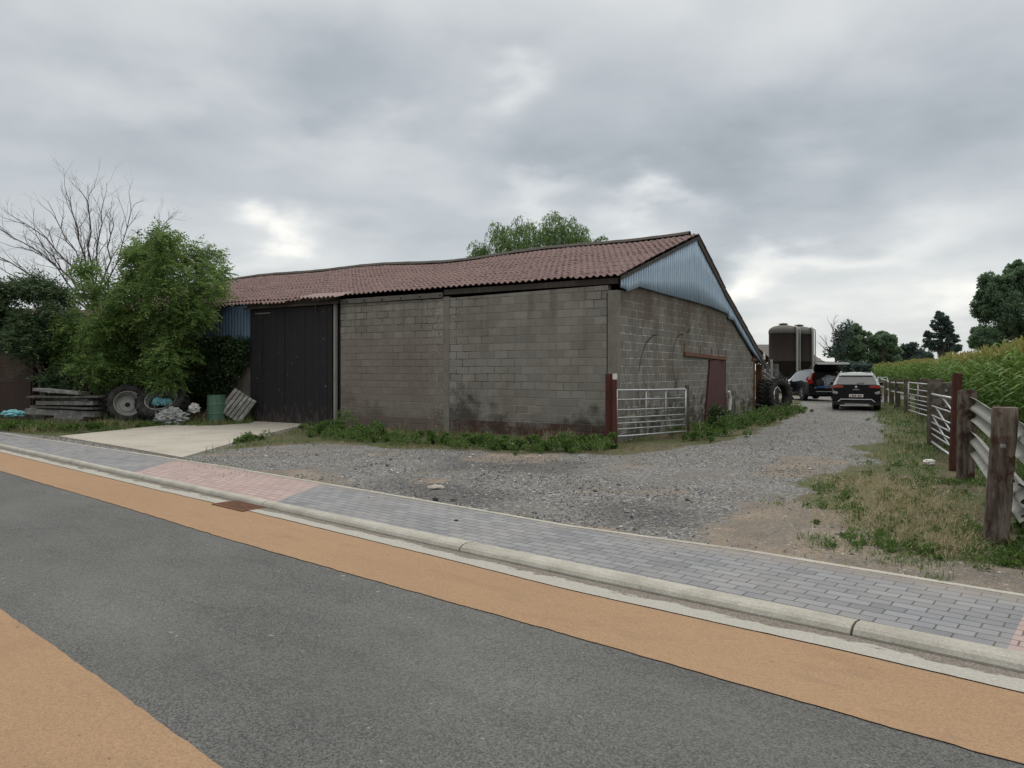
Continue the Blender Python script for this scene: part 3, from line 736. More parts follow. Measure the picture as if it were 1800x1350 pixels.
mb = MB(); mb.b6(DX0 + .25, DX0 + .95, -.166, -.150, 3.42, 3.445); mb.build('door_strip', GALV, dob)
mb = MB()
for q in (DX1 - .62, ): mb.tube([(q, -.22, 3.78), (q, -.17, 3.35)], .02, 6)
mb.build('hanger', FASC, dob)
wallbox('door_post', -9.0, -8.925, -.10, -.01, -.05, 3.58, mat_paint('weathered_grey_post', (.26, .245, .225), (.14, .125, .11), .85, 3))
wallbox('door_gap', -8.92, -8.84, .03, .2, -.05, 3.58, DARK)
# wall behind the door opening
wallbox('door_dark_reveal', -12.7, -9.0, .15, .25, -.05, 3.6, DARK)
# gable lintel (steel) with hooks, door leaf, drain pipe
a0_, c0_ = gpp(1201, 622); a1_, c1_ = gpp(1274, 630.5)
mb = MB(); mb.prism([(a0_, c0_ - .05), (a1_, c1_ - .05), (a1_, c1_ + .06), (a0_, c0_ + .06)], 0, .003, .07)
for q in (.0, .35, .62, .8, 1.0):
    s_ = a0_ + (a1_ - a0_) * q; mb.tube([(.045, s_, c0_ + (c1_ - c0_) * q), (.045, s_ - .02, c0_ + (c1_ - c0_) * q + .30)], .012, 5)
mb.build('steel_lintel', RUST, barn)
leaf = G([(1246, 634), (1262, 632), (1262, 733), (1238, 741)]); leaf2 = G([(1262.6, 632), (1273, 630), (1275, 680), (1277, 727), (1262.6, 733)])
mb = MB(); mb.prism(leaf, 0, -.06, .05); d1 = mb.build('side_door', REDD, barn, fix=True); tag(d1, 'dark oxide red steel door hanging askew')
mb = MB(); mb.prism(leaf2, 0, -.10, .012); mb.build('door_leaf', REDD, d1, fix=True)
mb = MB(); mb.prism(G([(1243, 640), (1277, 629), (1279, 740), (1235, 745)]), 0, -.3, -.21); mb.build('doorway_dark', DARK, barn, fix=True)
mb = MB(); p0 = G([(1276, 688), (1278, 700), (1277, 722)]); mb.tube([(.10, a, c) for a, c in p0], [.05, .07, .05], 8); mb.build('white_downpipe', WHITEP, barn)
# open bay at the far end under the low eave
mb = MB(); mb.b6(-.25, .02, SEND + .05, SEND + .13, -.05, 2.2); mb.b6(-.2, .02, XY - .35, XY - .2, -.05, 1.85); mb.b6(-.12, .04, SEND - .3, XY - .1, 2.0, 2.08)
mb.build('bay_frame', RUST, barn)
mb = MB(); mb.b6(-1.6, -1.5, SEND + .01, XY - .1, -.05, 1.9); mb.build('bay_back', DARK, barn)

# ivy hanging over the rough wall
def mat_leaf(name, stops, trans=.25, rough=.55):
    m, t, b = material(name, rough, spec=.35)
    va = t.attr('var'); n = t.noise(t.coord(), 1.3, 3, .6)
    f = t.math('ADD', t.math('MULTIPLY', va, .75), t.math('MULTIPLY', n, .30))
    c = t.ramp(f, stops); t.put(b.inputs['Base Color'], c)
    tr = t.new('ShaderNodeBsdfTranslucent'); t.put(tr.inputs[0], t.mix(.5, c, (.25, .33, .06), 'MULTIPLY') if False else c)
    mx = t.new('ShaderNodeMixShader'); mx.inputs[0].default_value = trans
    out = m.node_tree.nodes['Material Output']
    t.l.new(b.outputs[0], mx.inputs[1]); t.l.new(tr.outputs[0], mx.inputs[2]); t.l.new(mx.outputs[0], out.inputs[0]); return m
IVY = mat_leaf('ivy_leaf', [(.1, (.012, .028, .010)), (.6, (.03, .062, .020)), (1, (.07, .115, .04))])
def cloud_leaves(cs, rad, n, L, W, up=0.0, out_bias=.6, squash=1.0):
    """leaf shells round many small clump centres"""
    cs = np.asarray(cs); rad = np.asarray(rad); i = rng.integers(0, len(cs), n); u = unit(n)
    r_ = rng.random(n) ** .45
    p = cs[i] + u * (rad[i] * r_)[:, None] * np.array([1, 1, squash])
    dd = nrm(u * out_bias + rng.normal(size=(n, 3)) * .5 + np.array([0, 0, up]))
    return leaf_quads(p, dd, L * rng.uniform(.6, 1.3, n), W * rng.uniform(.6, 1.3, n))
def to_world(x, y): return CXb + ux * x + wx * y, CYb + uy * x + wy * y
cs = []; rd_ = []
for _ in range(150):
    x = rng.uniform(-17.5, -12.75); z = rng.uniform(.5, 2.55)
    if z < 1.5 and x > -13.6: continue
    cs.append((*to_world(x, -.12 - .25 * rng.random()), z)); rd_.append(rng.uniform(.14, .34))
iv = quads_object('ivy', cloud_leaves(cs, rd_, 26000, .085, .08, up=-.3), 4, rng.random(26000), IVY)
tag(iv, 'dark green ivy climbing the rough wall below the blue sheets', 'ivy')
# ------------------------------------------------------------------ trees and plants
BARK = mat_concrete('tree_bark', (.13, .115, .095), (.05, .045, .038), .6, 2, 30)
DEADW = mat_concrete('dead_bark', (.115, .10, .088), (.06, .052, .045), .6, 2, 30)
def grow(mb, p, d, L, r, depth, nseg=5, wig=.16, up=.06, kids=(2, 4), spread=(.45, .85), shrink=(.5, .72), tips=None, rr=None, seg=5):
    rr = rr or random; pts = [Vector(p)]; rad = [r]; d = Vector(d).normalized()
    for i in range(nseg):
        d = (d + Vector((rr.gauss(0, wig), rr.gauss(0, wig), rr.gauss(0, wig) + up))).normalized()
        pts.append(pts[-1] + d * (L / nseg)); rad.append(r * (1 - .62 * (i + 1) / nseg))
    mb.tube(pts, rad, seg if depth > 1 else 3, cap=False)
    if tips is not None: tips.append((pts[-1], d))
    if depth <= 0: return
    for k in range(rr.randint(*kids)):
        q = rr.uniform(.25, 1.0); i = min(nseg - 1, int(q * nseg)); b = pts[i].lerp(pts[i + 1], q * nseg - i)
        ax = Vector((rr.gauss(0, 1), rr.gauss(0, 1), rr.gauss(0, 1))).normalized()
        dk = (pts[i + 1] - pts[i]).normalized(); s_ = dk.cross(ax).normalized()
        a = rr.uniform(*spread); nd = dk * math.cos(a) + s_ * math.sin(a)
        grow(mb, b, nd, L * rr.uniform(*shrink), rad[i] * .62, depth - 1, max(3, nseg - 1), wig, up, kids, spread, shrink, tips, rr, seg)
def limb(mb, a, b, r0, r1, rr, sag_=.0, n=7, wig=.09):
    a = Vector(a); b = Vector(b); pts = []; L = (b - a).length
    for i in range(n + 1):
        q = i / n; p = a.lerp(b, q); p.z += sag_ * math.sin(q * math.pi) * L
        if 0 < i: p += Vector((rr.gauss(0, wig), rr.gauss(0, wig), rr.gauss(0, wig * .6))) * (L / n) * (1 if i < n else .3)
        pts.append(p)
    rad = [r0 + (r1 - r0) * (i / n) ** .8 for i in range(n + 1)]
    mb.tube(pts, rad, 6, cap=False); return pts, rad

# the leafless tree behind the bushes
YB = 30.5
def bare_tree():
    rr = random.Random(21); base = Vector(Q(172, 712, YB)); base.z = 0
    root = empty('bare_tree', tuple(base), 0, 'tall leafless grey tree with fine spreading twigs rising behind the green tree at the left', 'tree')
    inv = -base; mbt = MB(); mbc = MB()
    fork = Vector(Q(168, 505, YB)); limb(mbt, base, fork, .17, .12, rr, wig=.03)
    tg = [((150, 352), .095), ((122, 356), .08), ((45, 392), .085), ((-30, 440), .085), ((66, 415), .07), ((10, 480), .07), ((200, 395), .07), ((178, 375), .06),
          ((232, 372), .06), ((288, 396), .055), ((98, 385), .06), ((-5, 400), .06), ((55, 440), .05)]
    for (px, py), r0 in tg:
        y = YB + rr.uniform(-1.8, 1.6); e = Vector(Q(px, py, y))
        st = base.lerp(fork, rr.uniform(.68, 1.0)) if px < 220 else base.lerp(fork, rr.uniform(.5, .8))
        pts, rad = limb(mbc, st, e, r0 * .62, .016, rr, sag_=rr.uniform(.02, .10) * (1 if px < 100 else .4), wig=.13)
        for i in range(2, len(pts)):
            dk = (pts[i] - pts[i - 1]).normalized()
            for _ in range(2):
                ax = Vector((rr.gauss(0, 1), rr.gauss(0, .7), rr.gauss(0, 1))).normalized(); s_ = dk.cross(ax).normalized(); a = rr.uniform(.3, .8)
                nd = dk * math.cos(a) + s_ * math.sin(a) + Vector((0, 0, .25))
                grow(mbc, pts[i], nd, rr.uniform(.7, 1.35), max(.013, rad[i] * .6), 2, 4, .15, .07, (2, 3), (.35, .75), (.45, .7), None, rr, 4)
    for mb, nm in ((mbt, 'trunk'), (mbc, 'branches')):
        mb.v = [v - np.array(base) for v in mb.v]; mb.build(nm, DEADW, root, smooth=True)
bare_tree()

def compound(cs, rad, n, nl=9, RL=.26, LL=.075, droop=-.45, shell=.45):
    """pinnate leaves: n rachises with nl leaflets"""
    cs = np.asarray(cs); rad = np.asarray(rad); wts = rad ** 2 / (rad ** 2).sum(); i = rng.choice(len(cs), n, p=wts); u = unit(n); u[:, 2] = np.abs(u[:, 2]) * .9 - .25 * rng.random(n); u = nrm(u)
    r_ = 1 - (1 - shell) * rng.random(n) ** 1.6
    p = cs[i] + u * (rad[i] * r_)[:, None]
    dd = nrm(u * .9 + rng.normal(size=(n, 3)) * .45 + np.array([0, 0, droop]))
    Ls = RL * rng.uniform(.7, 1.25, n); side = nrm(np.cross(dd, np.array([0, 0, 1.0]) + rng.normal(size=(n, 3)) * .3)); out = []
    vv = np.clip(.45 + .22 * rng.normal(size=n), 0, 1); var = []
    for k in range(nl):
        q = .12 + .88 * (k // 2) / max(1, (nl - 1) // 2); sg = 1 if k % 2 else -1
        bend = np.array([0, 0, -1.0]) * (q ** 2 * .25)
        pp = p + dd * (Ls * q)[:, None] + bend * Ls[:, None]
        ld = nrm(dd * (.55 if k < nl - 1 else 1.0) + side * (sg * .9 if k < nl - 1 else 0) + np.array([0, 0, -.25]) + rng.normal(size=(n, 3)) * .15)
        out.append(leaf_quads(pp, ld, LL * rng.uniform(.8, 1.25, n), LL * .42)); var.append(np.clip(vv + rng.normal(size=n) * .06, 0, 1))
    return np.concatenate(out), np.concatenate(var)
def crown_clumps(blobs, Y0, per=9, depth=1.0, sub=.42):
    cs = []; rd_ = []
    for px, py, rp in blobs:
        y = Y0 + rng.uniform(-.8, .8) * depth; c = np.array(Q(px, py, y)); r_ = rp * y / F
        for _ in range(per):
            u = unit(1)[0]; q = rng.random() ** .5
            cs.append(c + u * r_ * q * .85); rd_.append(r_ * sub * rng.uniform(.6, 1.25))
    return np.array(cs), np.array(rd_)
def tree_from(name, label, cat, blobs, Y0, base_px, leafmat, bark, n, style='compound', per=9, depth=1.0, sub=.42, L=.08, W=.05, trunk_r=.12, group=None, limbs=True, up=0.0, droop=-.45, nl=9, varshift=0.0, squash=.9):
    cs, rd_ = crown_clumps(blobs, Y0, per, depth, sub)
    base = Vector(Q(base_px[0], base_px[1], Y0)); base.z = 0
    root = empty(name, tuple(base), 0, label, cat, group); ba = np.array(base)
    if style == 'compound': Vq, va = compound(cs - ba, rd_, n, nl=nl, RL=L * 3.4, LL=L, droop=droop)
    else:
        Vq = cloud_leaves(cs - ba, rd_, n, L, W, up=up, squash=squash); va = np.clip(.45 + .2 * rng.normal(size=n), 0, 1)
    quads_object('crown', Vq, 4, np.clip(va + varshift, 0, 1), leafmat, root)
    mb = MB(); rr = random.Random(int(base_px[0]) + 5); top = cs[np.argmax(cs[:, 2])] - ba; mid = Vector((0, 0, max(.3, min(float(np.min(cs[:, 2])), 2.5))))
    if limbs:
        cen = Vector(tuple((cs.mean(0) - ba))); m2 = Vector((cen.x * .5, cen.y * .5, cen.z * .75))
        limb(mb, (0, 0, -.05), m2, trunk_r, trunk_r * .7, rr, wig=.06)
        sel = rng.choice(len(cs), min(len(cs), 26), replace=False)
        for k in sel: limb(mb, m2.lerp(Vector((0, 0, 0)), rr.uniform(0, .45)), Vector(tuple(cs[k] - ba)), trunk_r * .4, .012, rr, wig=.16)
    mb.build('trunk', bark, root, smooth=True); return root
ASH = mat_leaf('ash_leaf', [(.1, (.045, .080, .022)), (.45, (.105, .180, .045)), (.75, (.17, .27, .07)), (1, (.34, .33, .10))], .42)
tree_from('green_tree', 'bushy bright green tree with feathery leaves overhanging the junk left of the barn door', 'tree',
    [(285, 432, 34), (262, 450, 44), (310, 455, 44), (352, 468, 40), (372, 490, 32), (240, 490, 46), (290, 500, 52), (345, 520, 48), (378, 512, 20), (230, 540, 55), (290, 560, 60), (340, 570, 44),
     (175, 560, 48), (140, 590, 40), (190, 610, 56), (250, 625, 60), (310, 625, 44), (130, 635, 32), (165, 650, 32), (225, 650, 36), (285, 650, 34), (328, 645, 24), (215, 672, 30), (255, 674, 26), (290, 672, 24), (180, 668, 26), (150, 480, 22), (170, 520, 34), (140, 470, 12)],
    23.7, (318, 740), ASH, BARK, 10500, per=9, depth=1.3, L=.098, trunk_r=.09, nl=9)
ELD = mat_leaf('dark_shrub_leaf', [(.1, (.022, .045, .020)), (.5, (.055, .10, .042)), (.85, (.11, .16, .07)), (1, (.20, .15, .08))], .3)
tree_from('dark_bush', 'dark grey green spreading shrub above the brick wall at the left edge', 'bush',
    [(10, 520, 36), (60, 515, 34), (95, 530, 34), (20, 560, 42), (75, 570, 44), (125, 575, 34), (40, 610, 34), (85, 625, 38), (120, 640, 32), (-30, 540, 40), (105, 665, 26), (-70, 560, 50)],
    24.5, (80, 740), ELD, BARK, 6500, per=8, depth=1.2, L=.11, trunk_r=.07, nl=9, droop=-.2)
tree_from('laurel_bush', 'low dark bush growing behind the tyres and the green barrel', 'bush',
    [(330, 600, 34), (360, 625, 36), (300, 640, 36), (345, 665, 30), (385, 650, 24), (395, 610, 22), (250, 660, 30), (200, 660, 30), (365, 690, 14)],
    24.2, (335, 740), IVY, BARK, 15000, style='leaf', per=8, depth=.4, L=.10, W=.07, trunk_r=.04)
# sapling stem in front of the ivy
WIL = mat_leaf('willow_leaf', [(.1, (.05, .10, .03)), (.5, (.11, .19, .055)), (.85, (.19, .28, .09)), (1, (.28, .32, .13))], .4)
def willow():
    Y0 = 46; base = np.array(Q(955, 700, Y0)); base[2] = 0
    root = empty('willow_tree', tuple(base), 0, 'round topped willow with hanging pale green twigs showing above the barn roof', 'tree')
    bl = [(880, 420, 34), (920, 412, 34), (985, 405, 34), (960, 425, 40), (1020, 420, 34), (1045, 432, 24), (850, 445, 26), (900, 445, 40), (1000, 445, 40), (835, 462, 18), (950, 480, 60), (870, 480, 45), (1030, 480, 45), (1062, 452, 14)]
    cs, rd_ = crown_clumps(bl, Y0, 12, 1.8, .38); cs -= base
    out = []; var = []
    n = 2600; i = rng.integers(0, len(cs), n); u = unit(n); u[:, 2] = np.abs(u[:, 2]) * .8; p = cs[i] + u * rd_[i][:, None]
    hd = nrm(u * np.array([1, 1, .3])); v0 = np.clip(.45 + .2 * rng.normal(size=n), 0, 1)
    for k in range(14):
        q = k / 14; pp = p + hd * (.35 * math.sqrt(q)) + np.array([0, 0, -1.0]) * (q * q * 1.3 + q * .1) * rng.uniform(.6, 1.1, (n, 1)) + rng.normal(size=(n, 3)) * .03
        out.append(leaf_quads(pp, nrm(rng.normal(size=(n, 3)) * .45 + np.array([0, 0, -.9])), .17 * rng.uniform(.7, 1.3, n), .05)); var.append(np.clip(v0 + rng.normal(size=n) * .07, 0, 1))
    quads_object('crown', np.concatenate(out), 4, np.concatenate(var), WIL, root)
    mb = MB(); rr = random.Random(8); limb(mb, (0, 0, 0), (0, 0, 6.5), .35, .22, rr, wig=.05)
    for k in rng.choice(len(cs), 24, replace=False): limb(mb, (0, 0, 5.5 + rr.random()), tuple(cs[k]), .10, .02, rr, wig=.12)
    mb.build('trunk', BARK, root, smooth=True)
willow()
FART = mat_leaf('far_leaf', [(.1, (.075, .125, .080)), (.55, (.14, .215, .125)), (1, (.24, .31, .17))], .45, .8)
FARC = mat_leaf('far_dark_leaf', [(.1, (.045, .072, .066)), (.55, (.080, .122, .105)), (1, (.13, .175, .14))], .3, .8)
G_ = 'trees beyond the maize field'
def far(label, blobs, Y0, bx, n, L, mat=FART, name='broadleaf_tree', per=26, sub=.25, cat='tree', squash=.9):
    return tree_from(name, label, cat, blobs, Y0, (bx, 660), mat, BARK, n, style='leaf', per=per, depth=Y0 / 45, sub=sub, L=L, W=L * .7, trunk_r=.3, group=G_ if cat == 'tree' else None, squash=squash)
far('large rounded green tree rising above the maize at the right edge', [(1750, 500, 28), (1790, 490, 30), (1735, 545, 26), (1728, 520, 14), (1770, 540, 40), (1820, 520, 50), (1730, 590, 24), (1770, 590, 36), (1820, 590, 50), (1868, 545, 45), (1900, 600, 45), (1716, 600, 14), (1785, 472, 14), (1840, 480, 36)], 72, 1815, 75000, .23, sub=.3)
far('dark conical conifer standing alone beyond the maize', [(1653, 555, 9), (1660, 560, 12), (1648, 572, 14), (1668, 576, 13), (1655, 590, 20), (1632, 588, 8), (1675, 595, 11), (1640, 605, 18), (1665, 610, 20), (1655, 625, 28), (1680, 615, 9)], 118, 1656, 16000, .32, FARC, 'conifer_tree', per=16, squash=.45)
far('rounded green tree, taller left one of the clump behind the cars', [(1490, 585, 10), (1503, 580, 13), (1485, 600, 12), (1500, 605, 20), (1520, 600, 18), (1495, 625, 22), (1520, 630, 26), (1475, 625, 12), (1512, 588, 10)], 108, 1500, 17000, .32)
far('rounded green tree, right one of the clump behind the cars', [(1548, 592, 13), (1560, 600, 16), (1540, 605, 18), (1555, 620, 24), (1572, 618, 14), (1540, 635, 24), (1565, 638, 22)], 106, 1552, 15000, .32)
far('low hedge of small trees left of the conifer', [(1590, 615, 11), (1604, 610, 9), (1597, 625, 14), (1615, 622, 12), (1585, 632, 14), (1610, 635, 16), (1628, 630, 12), (1640, 640, 12)], 125, 1600, 5000, .45, FARC)
far('tall dark hedge along the far side of the yard behind the cars', [(1475, 646, 10), (1490, 645, 11), (1505, 647, 11), (1460, 650, 8), (1520, 648, 10), (1535, 650, 9), (1550, 652, 8), (1568, 652, 8), (1586, 651, 9), (1605, 650, 9)], 84, 1500, 5000, .35, FARC, 'hedge', cat='hedge')
far('distant line of small trees between the silos and the tailgate', [(1430, 641, 5), (1438, 638, 6), (1447, 641, 6), (1456, 643, 5), (1464, 645, 5)], 130, 1445, 1500, .4, FARC, 'small_tree')
def far_bare():
    Y0 = 95; base = Vector(Q(1470, 650, Y0)); base.z = 0; rr = random.Random(77)
    root = empty('bare_tree', tuple(base), 0, 'thin half dead tree at the left end of the clump behind the cars', 'tree', G_)
    mb = MB(); fk = Vector(Q(1468, 625, Y0)) - base; limb(mb, (0, 0, 0), fk, .16, .12, rr, wig=.04)
    for px, py in ((1466, 563), (1462, 572), (1446, 596), (1448, 612), (1478, 578), (1470, 585)):
        pts, rad = limb(mb, fk, Vector(Q(px, py, Y0 + rr.uniform(-1, 1))) - base, .08, .03, rr, wig=.10)
        for i in range(3, len(pts)): grow(mb, pts[i], (pts[i] - pts[i - 1]) + Vector((rr.gauss(0, .3), 0, .1)), rr.uniform(.6, 1.2), .035, 1, 3, .2, .05, (1, 2), rr=rr, seg=3)
    mb.build('trunk', DEADW, root)
    cs = np.array([Q(px, py, Y0) for px, py in ((1475, 590), (1482, 580), (1472, 605), (1466, 618), (1458, 620), (1478, 612), (1490, 572), (1484, 592))]) - np.array(base)
    quads_object('crown', cloud_leaves(cs, [.7] * len(cs), 900, .4, .25), 4, rng.random(900), FARC, root)
far_bare()

# ------------------------------------------------------------------ maize
MZ = mat_leaf('maize_leaf', [(.0, (.028, .060, .012)), (.45, (.075, .15, .028)), (.8, (.15, .24, .055)), (.93, (.30, .21, .08)), (1, (.42, .28, .13))], .35, .75)
def maize(pos, H, seed):
    r1 = np.random.default_rng(seed); out = []; var = []
    n = len(pos)
    def quad(a, b, c, d_, v): out.append(np.stack([a, b, c, d_], 1).reshape(-1, 3)); var.append(v)
    z0 = np.zeros(n)
    for k in range(11):          # arching leaves, three segments each
        az = r1.uniform(0, 6.28) * 0 + (k % 2) * math.pi + r1.normal(size=n) * .5 + pos[:, 3]; h = H * (.12 + .075 * k) * r1.uniform(.93, 1.07, n)
        dr = np.stack([np.cos(az), np.sin(az), z0], -1); sd = np.stack([-np.sin(az), np.cos(az), z0], -1)
        L = r1.uniform(.55, .85, n) * (1 if 2 < k < 9 else .7); p = pos[:, :3] + np.stack([z0, z0, h], -1); wv = r1.uniform(.030, .048, n)[:, None]
        e0 = r1.uniform(.9, 1.25, n); v = np.clip(.34 + .058 * k + .13 * r1.normal(size=n), 0, .86); prev = p; pw = wv * .5
        if k < 2: v = np.clip(v + .5, 0, .95)
        for s_ in range(3):
            e = e0 - s_ * r1.uniform(.55, .85, n); nx_ = prev + (dr * np.cos(e)[:, None] + np.array([0, 0, 1.0]) * np.sin(e)[:, None]) * (L / 3)[:, None]
            nw = wv * (1.0, .8, .05)[s_]; quad(prev - sd * pw, prev + sd * pw, nx_ + sd * nw, nx_ - sd * nw, v); prev = nx_; pw = nw
    # stalk and tassel
    tx = np.array([1.0, 0, 0]); ty = np.array([0, 1.0, 0]); b = pos[:, :3]; tp = b + np.stack([z0, z0, H * .93], -1)
    for s_ in (tx, ty): quad(b - s_ * .012, b + s_ * .012, tp + s_ * .007, tp - s_ * .007, np.full(n, .45))
    for k in range(9):
        az = r1.uniform(0, 6.28, n); e = r1.uniform(.75, 1.5, n); dd = np.stack([np.cos(az) * np.cos(e), np.sin(az) * np.cos(e), np.sin(e)], -1); sd = np.stack([-np.sin(az), np.cos(az), z0], -1)
        q = tp + dd * r1.uniform(.18, .30, (n, 1)); quad(tp - sd * .008, tp + sd * .008, q + sd * .014, q - sd * .014, np.clip(.96 + .05 * r1.normal(size=n), .9, 1.2))
    return np.concatenate(out), np.concatenate(var)
pts_ = []
o0 = np.array([9.1, 12.6]); dd_ = np.array([.452, .892]); nn_ = np.array([.892, -.452])
for row in range(34):
    dist = row * .72
    L_ = 75 - dist * .4; step = .17 if row < 7 else (.3 if row < 14 else .55)
    a = np.arange(0, L_, step); a = a + rng.normal(size=len(a)) * .05
    far_k = np.where(a > 40, .55, 1); kp = rng.random(len(a)) < far_k
    front = (a < 3.5) | (row < 7) | (rng.random(len(a)) < .8)
    a = a[kp & front]; xy = o0 + a[:, None] * dd_ + (dist + rng.normal(size=len(a)) * .05)[:, None] * nn_
    xy[:, 0] -= np.clip(xy[:, 1] - 40, 0, 60) * .105
    pts_.append(np.concatenate([xy, np.zeros((len(a), 1)) - .02, rng.uniform(0, 6.28, (len(a), 1))], 1))
mp = np.concatenate(pts_); lean = fbm(mp[:, 0] * .25, mp[:, 1] * .25, 90)
Hm = 2.15 + .35 * (lean - .5) + rng.normal(size=len(mp)) * .07 + np.clip((14.5 - mp[:, 1]) * .02, 0, .1)
Vq, va = maize(mp, Hm, 5); print('maize', len(mp), len(Vq) // 4)
tag(quads_object('maize_field', Vq, 4, va, MZ), 'dense field of ripening maize with straw coloured tassels behind the fence', 'maize', kind='stuff')

# ------------------------------------------------------------------ grass, weeds, dry stalks
GRS = mat_leaf('grass_blade', [(.0, (.035, .060, .016)), (.4, (.075, .125, .030)), (.62, (.13, .18, .05)), (.72, (.26, .22, .12)), (1, (.42, .35, .22))], .3)
def blades(x, y, z, h, var, wd=.006, lean_=.5):
    n = len(x); az = rng.uniform(0, 6.28, n); ln = rng.normal(size=n) * lean_; b = np.stack([x, y, z], -1)
    d1 = nrm(np.stack([np.cos(az) * np.abs(ln), np.sin(az) * np.abs(ln), np.ones(n)], -1)); d2 = nrm(d1 + np.stack([np.cos(az) * np.abs(ln), np.sin(az) * np.abs(ln), -.6 * np.abs(ln)], -1))
    sd = np.stack([-np.sin(az), np.cos(az), np.zeros(n)], -1) * (wd * .5); m_ = b + d1 * (h * .55)[:, None]; t_ = m_ + d2 * (h * .5)[:, None]
    q1 = np.stack([b - sd, b + sd, m_ + sd * .8, m_ - sd * .8], 1); q2 = np.stack([m_ - sd * .8, m_ + sd * .8, t_ + sd * .1, t_ - sd * .1], 1)
    return np.concatenate([q1.reshape(-1, 3), q2.reshape(-1, 3)]), np.concatenate([var, var])
def grass_zone(name, label, polys, n, hmin, hmax, dens_sc, thr, green_sc, gshift, wd=.007, lean_=.6, soft=.5, bounds=None, cat='grass', ypow=1.2):
    P_ = np.concatenate([np.array([q[:2] for q in p]) for p in polys]); x0, y0 = P_.min(0); x1, y1 = P_.max(0)
    if bounds: x0, x1, y0, y1 = bounds
    x = rng.uniform(x0, x1, n); y = rng.uniform(y0, y1, n); k = np.zeros(n, bool)
    wx_ = (fbm(x * 1.6, y * 1.6, 51) - .5) * soft; wy_ = (fbm(x * 1.6, y * 1.6, 55) - .5) * soft
    for p in polys: k |= inpoly(x + wx_, y + wy_, p)
    a, o = toab(x, y); k &= o > pav_back(a) + .05
    dn = fbm(x * dens_sc, y * dens_sc, 71, 4); k &= dn + rng.normal(size=n) * .05 > thr
    k &= rng.random(n) < np.clip((9 / np.maximum(y, 5)) ** ypow, 0, 1)
    x, y, dn = x[k], y[k], dn[k]; m_ = len(x)
    g = fbm(x * green_sc, y * green_sc, 81); h = (hmin + (hmax - hmin) * rng.random(m_) ** 2) * np.clip(.5 + (dn - thr) * 4, .5, 1.4)
    var = np.clip(.34 + gshift + (g - .5) * 1.1 + rng.normal(size=m_) * .13, 0, 1)
    V2, v2 = blades(x, y, gz(x, y) - .01, h, var, wd, lean_); print(name, m_)
    return tag(quads_object(name, V2, 4, v2, GRS), label, cat, kind='stuff')
grass_zone('verge_grass', 'patchy green and straw coloured grass on the verge beside the track', [vergeP], 800000, .015, .065, 2.2, .49, 2.2, .14, wd=.006, lean_=1.3, soft=.9, bounds=(2.5, 22, 5.2, 34))
grass_zone('rough_grass', 'longer rough grass beyond the fence at the foot of the maize', [[(4.9, 6.2), (7.4, 12.0), (9.3, 15.6), (14.6, 26), (22, 41), (24, 41), (16, 26), (10, 14), (9.5, 12.2), (40, 12), (30, 3)]], 300000, .10, .34, .6, .36, .5, -.02, wd=.012, soft=.3, bounds=(4.5, 24, 4, 41), ypow=.8)
# hay-like tangle at the big fence post
x = np.concatenate([rng.normal(c[0], c[2], 900) for c in [(4.2, 7.3, .33), (4.0, 7.9, .40), (4.6, 8.3, .35), (4.0, 6.9, .2), (4.9, 9.2, .4), (5.2, 10.1, .4), (4.7, 8.9, .35), (5.0, 10.6, .3)]])
y = np.concatenate([rng.normal(c[1], c[2], 900) for c in [(4.2, 7.3, .33), (4.0, 7.9, .40), (4.6, 8.3, .35), (4.0, 6.9, .2), (4.9, 9.2, .4), (5.2, 10.1, .4), (4.7, 8.9, .35), (5.0, 10.6, .3)]])
V2, v2 = blades(x, y, gz(x, y), rng.uniform(.08, .26, len(x)), np.clip(.86 + rng.normal(size=len(x)) * .12, .55, 1), .005, 1.8)
tag(quads_object('dry_grass', V2, 4, v2, GRS), 'tangled heap of dry straw coloured grass at the foot of the thick fence post', 'grass', kind='stuff')
# spot tufts in the gravel
tx_, ty_, tv = [], [], []
for px, py, n_, r_, v_ in [(1530, 800, 260, .18, .75), (1560, 770, 160, .2, .6), (1270, 1000, 0, .1, .5), (1435, 948, 120, .10, .45), (1600, 985, 300, .2, .4), (1610, 970, 200, .3, .4), (1650, 1015, 60, .06, .5), (1450, 955, 90, .1, .5), (1370, 885, 50, .1, .5), (385, 823, 90, .25, .7), (345, 811, 100, .2, .4), (420, 835, 90, .3, .75), (1530, 965, 250, .25, .45), (1745, 975, 500, .16, .35), (1700, 845, 300, .12, .35), (1720, 985, 300, .2, .4)]:
    c = P(px, py); tx_.append(rng.normal(c[0], r_, n_)); ty_.append(rng.normal(c[1], r_ * .8, n_)); tv.append(np.clip(v_ + rng.normal(size=n_) * .12, 0, 1))
tx_ = np.concatenate(tx_); ty_ = np.concatenate(ty_); tv = np.concatenate(tv)
V2, v2 = blades(tx_, ty_, gz(tx_, ty_) - .005, rng.uniform(.03, .09, len(tx_)), tv, .007, 1.1)
tag(quads_object('grass_tufts', V2, 4, v2, GRS), 'small grass tufts sprouting through the gravel', 'grass', kind='stuff')

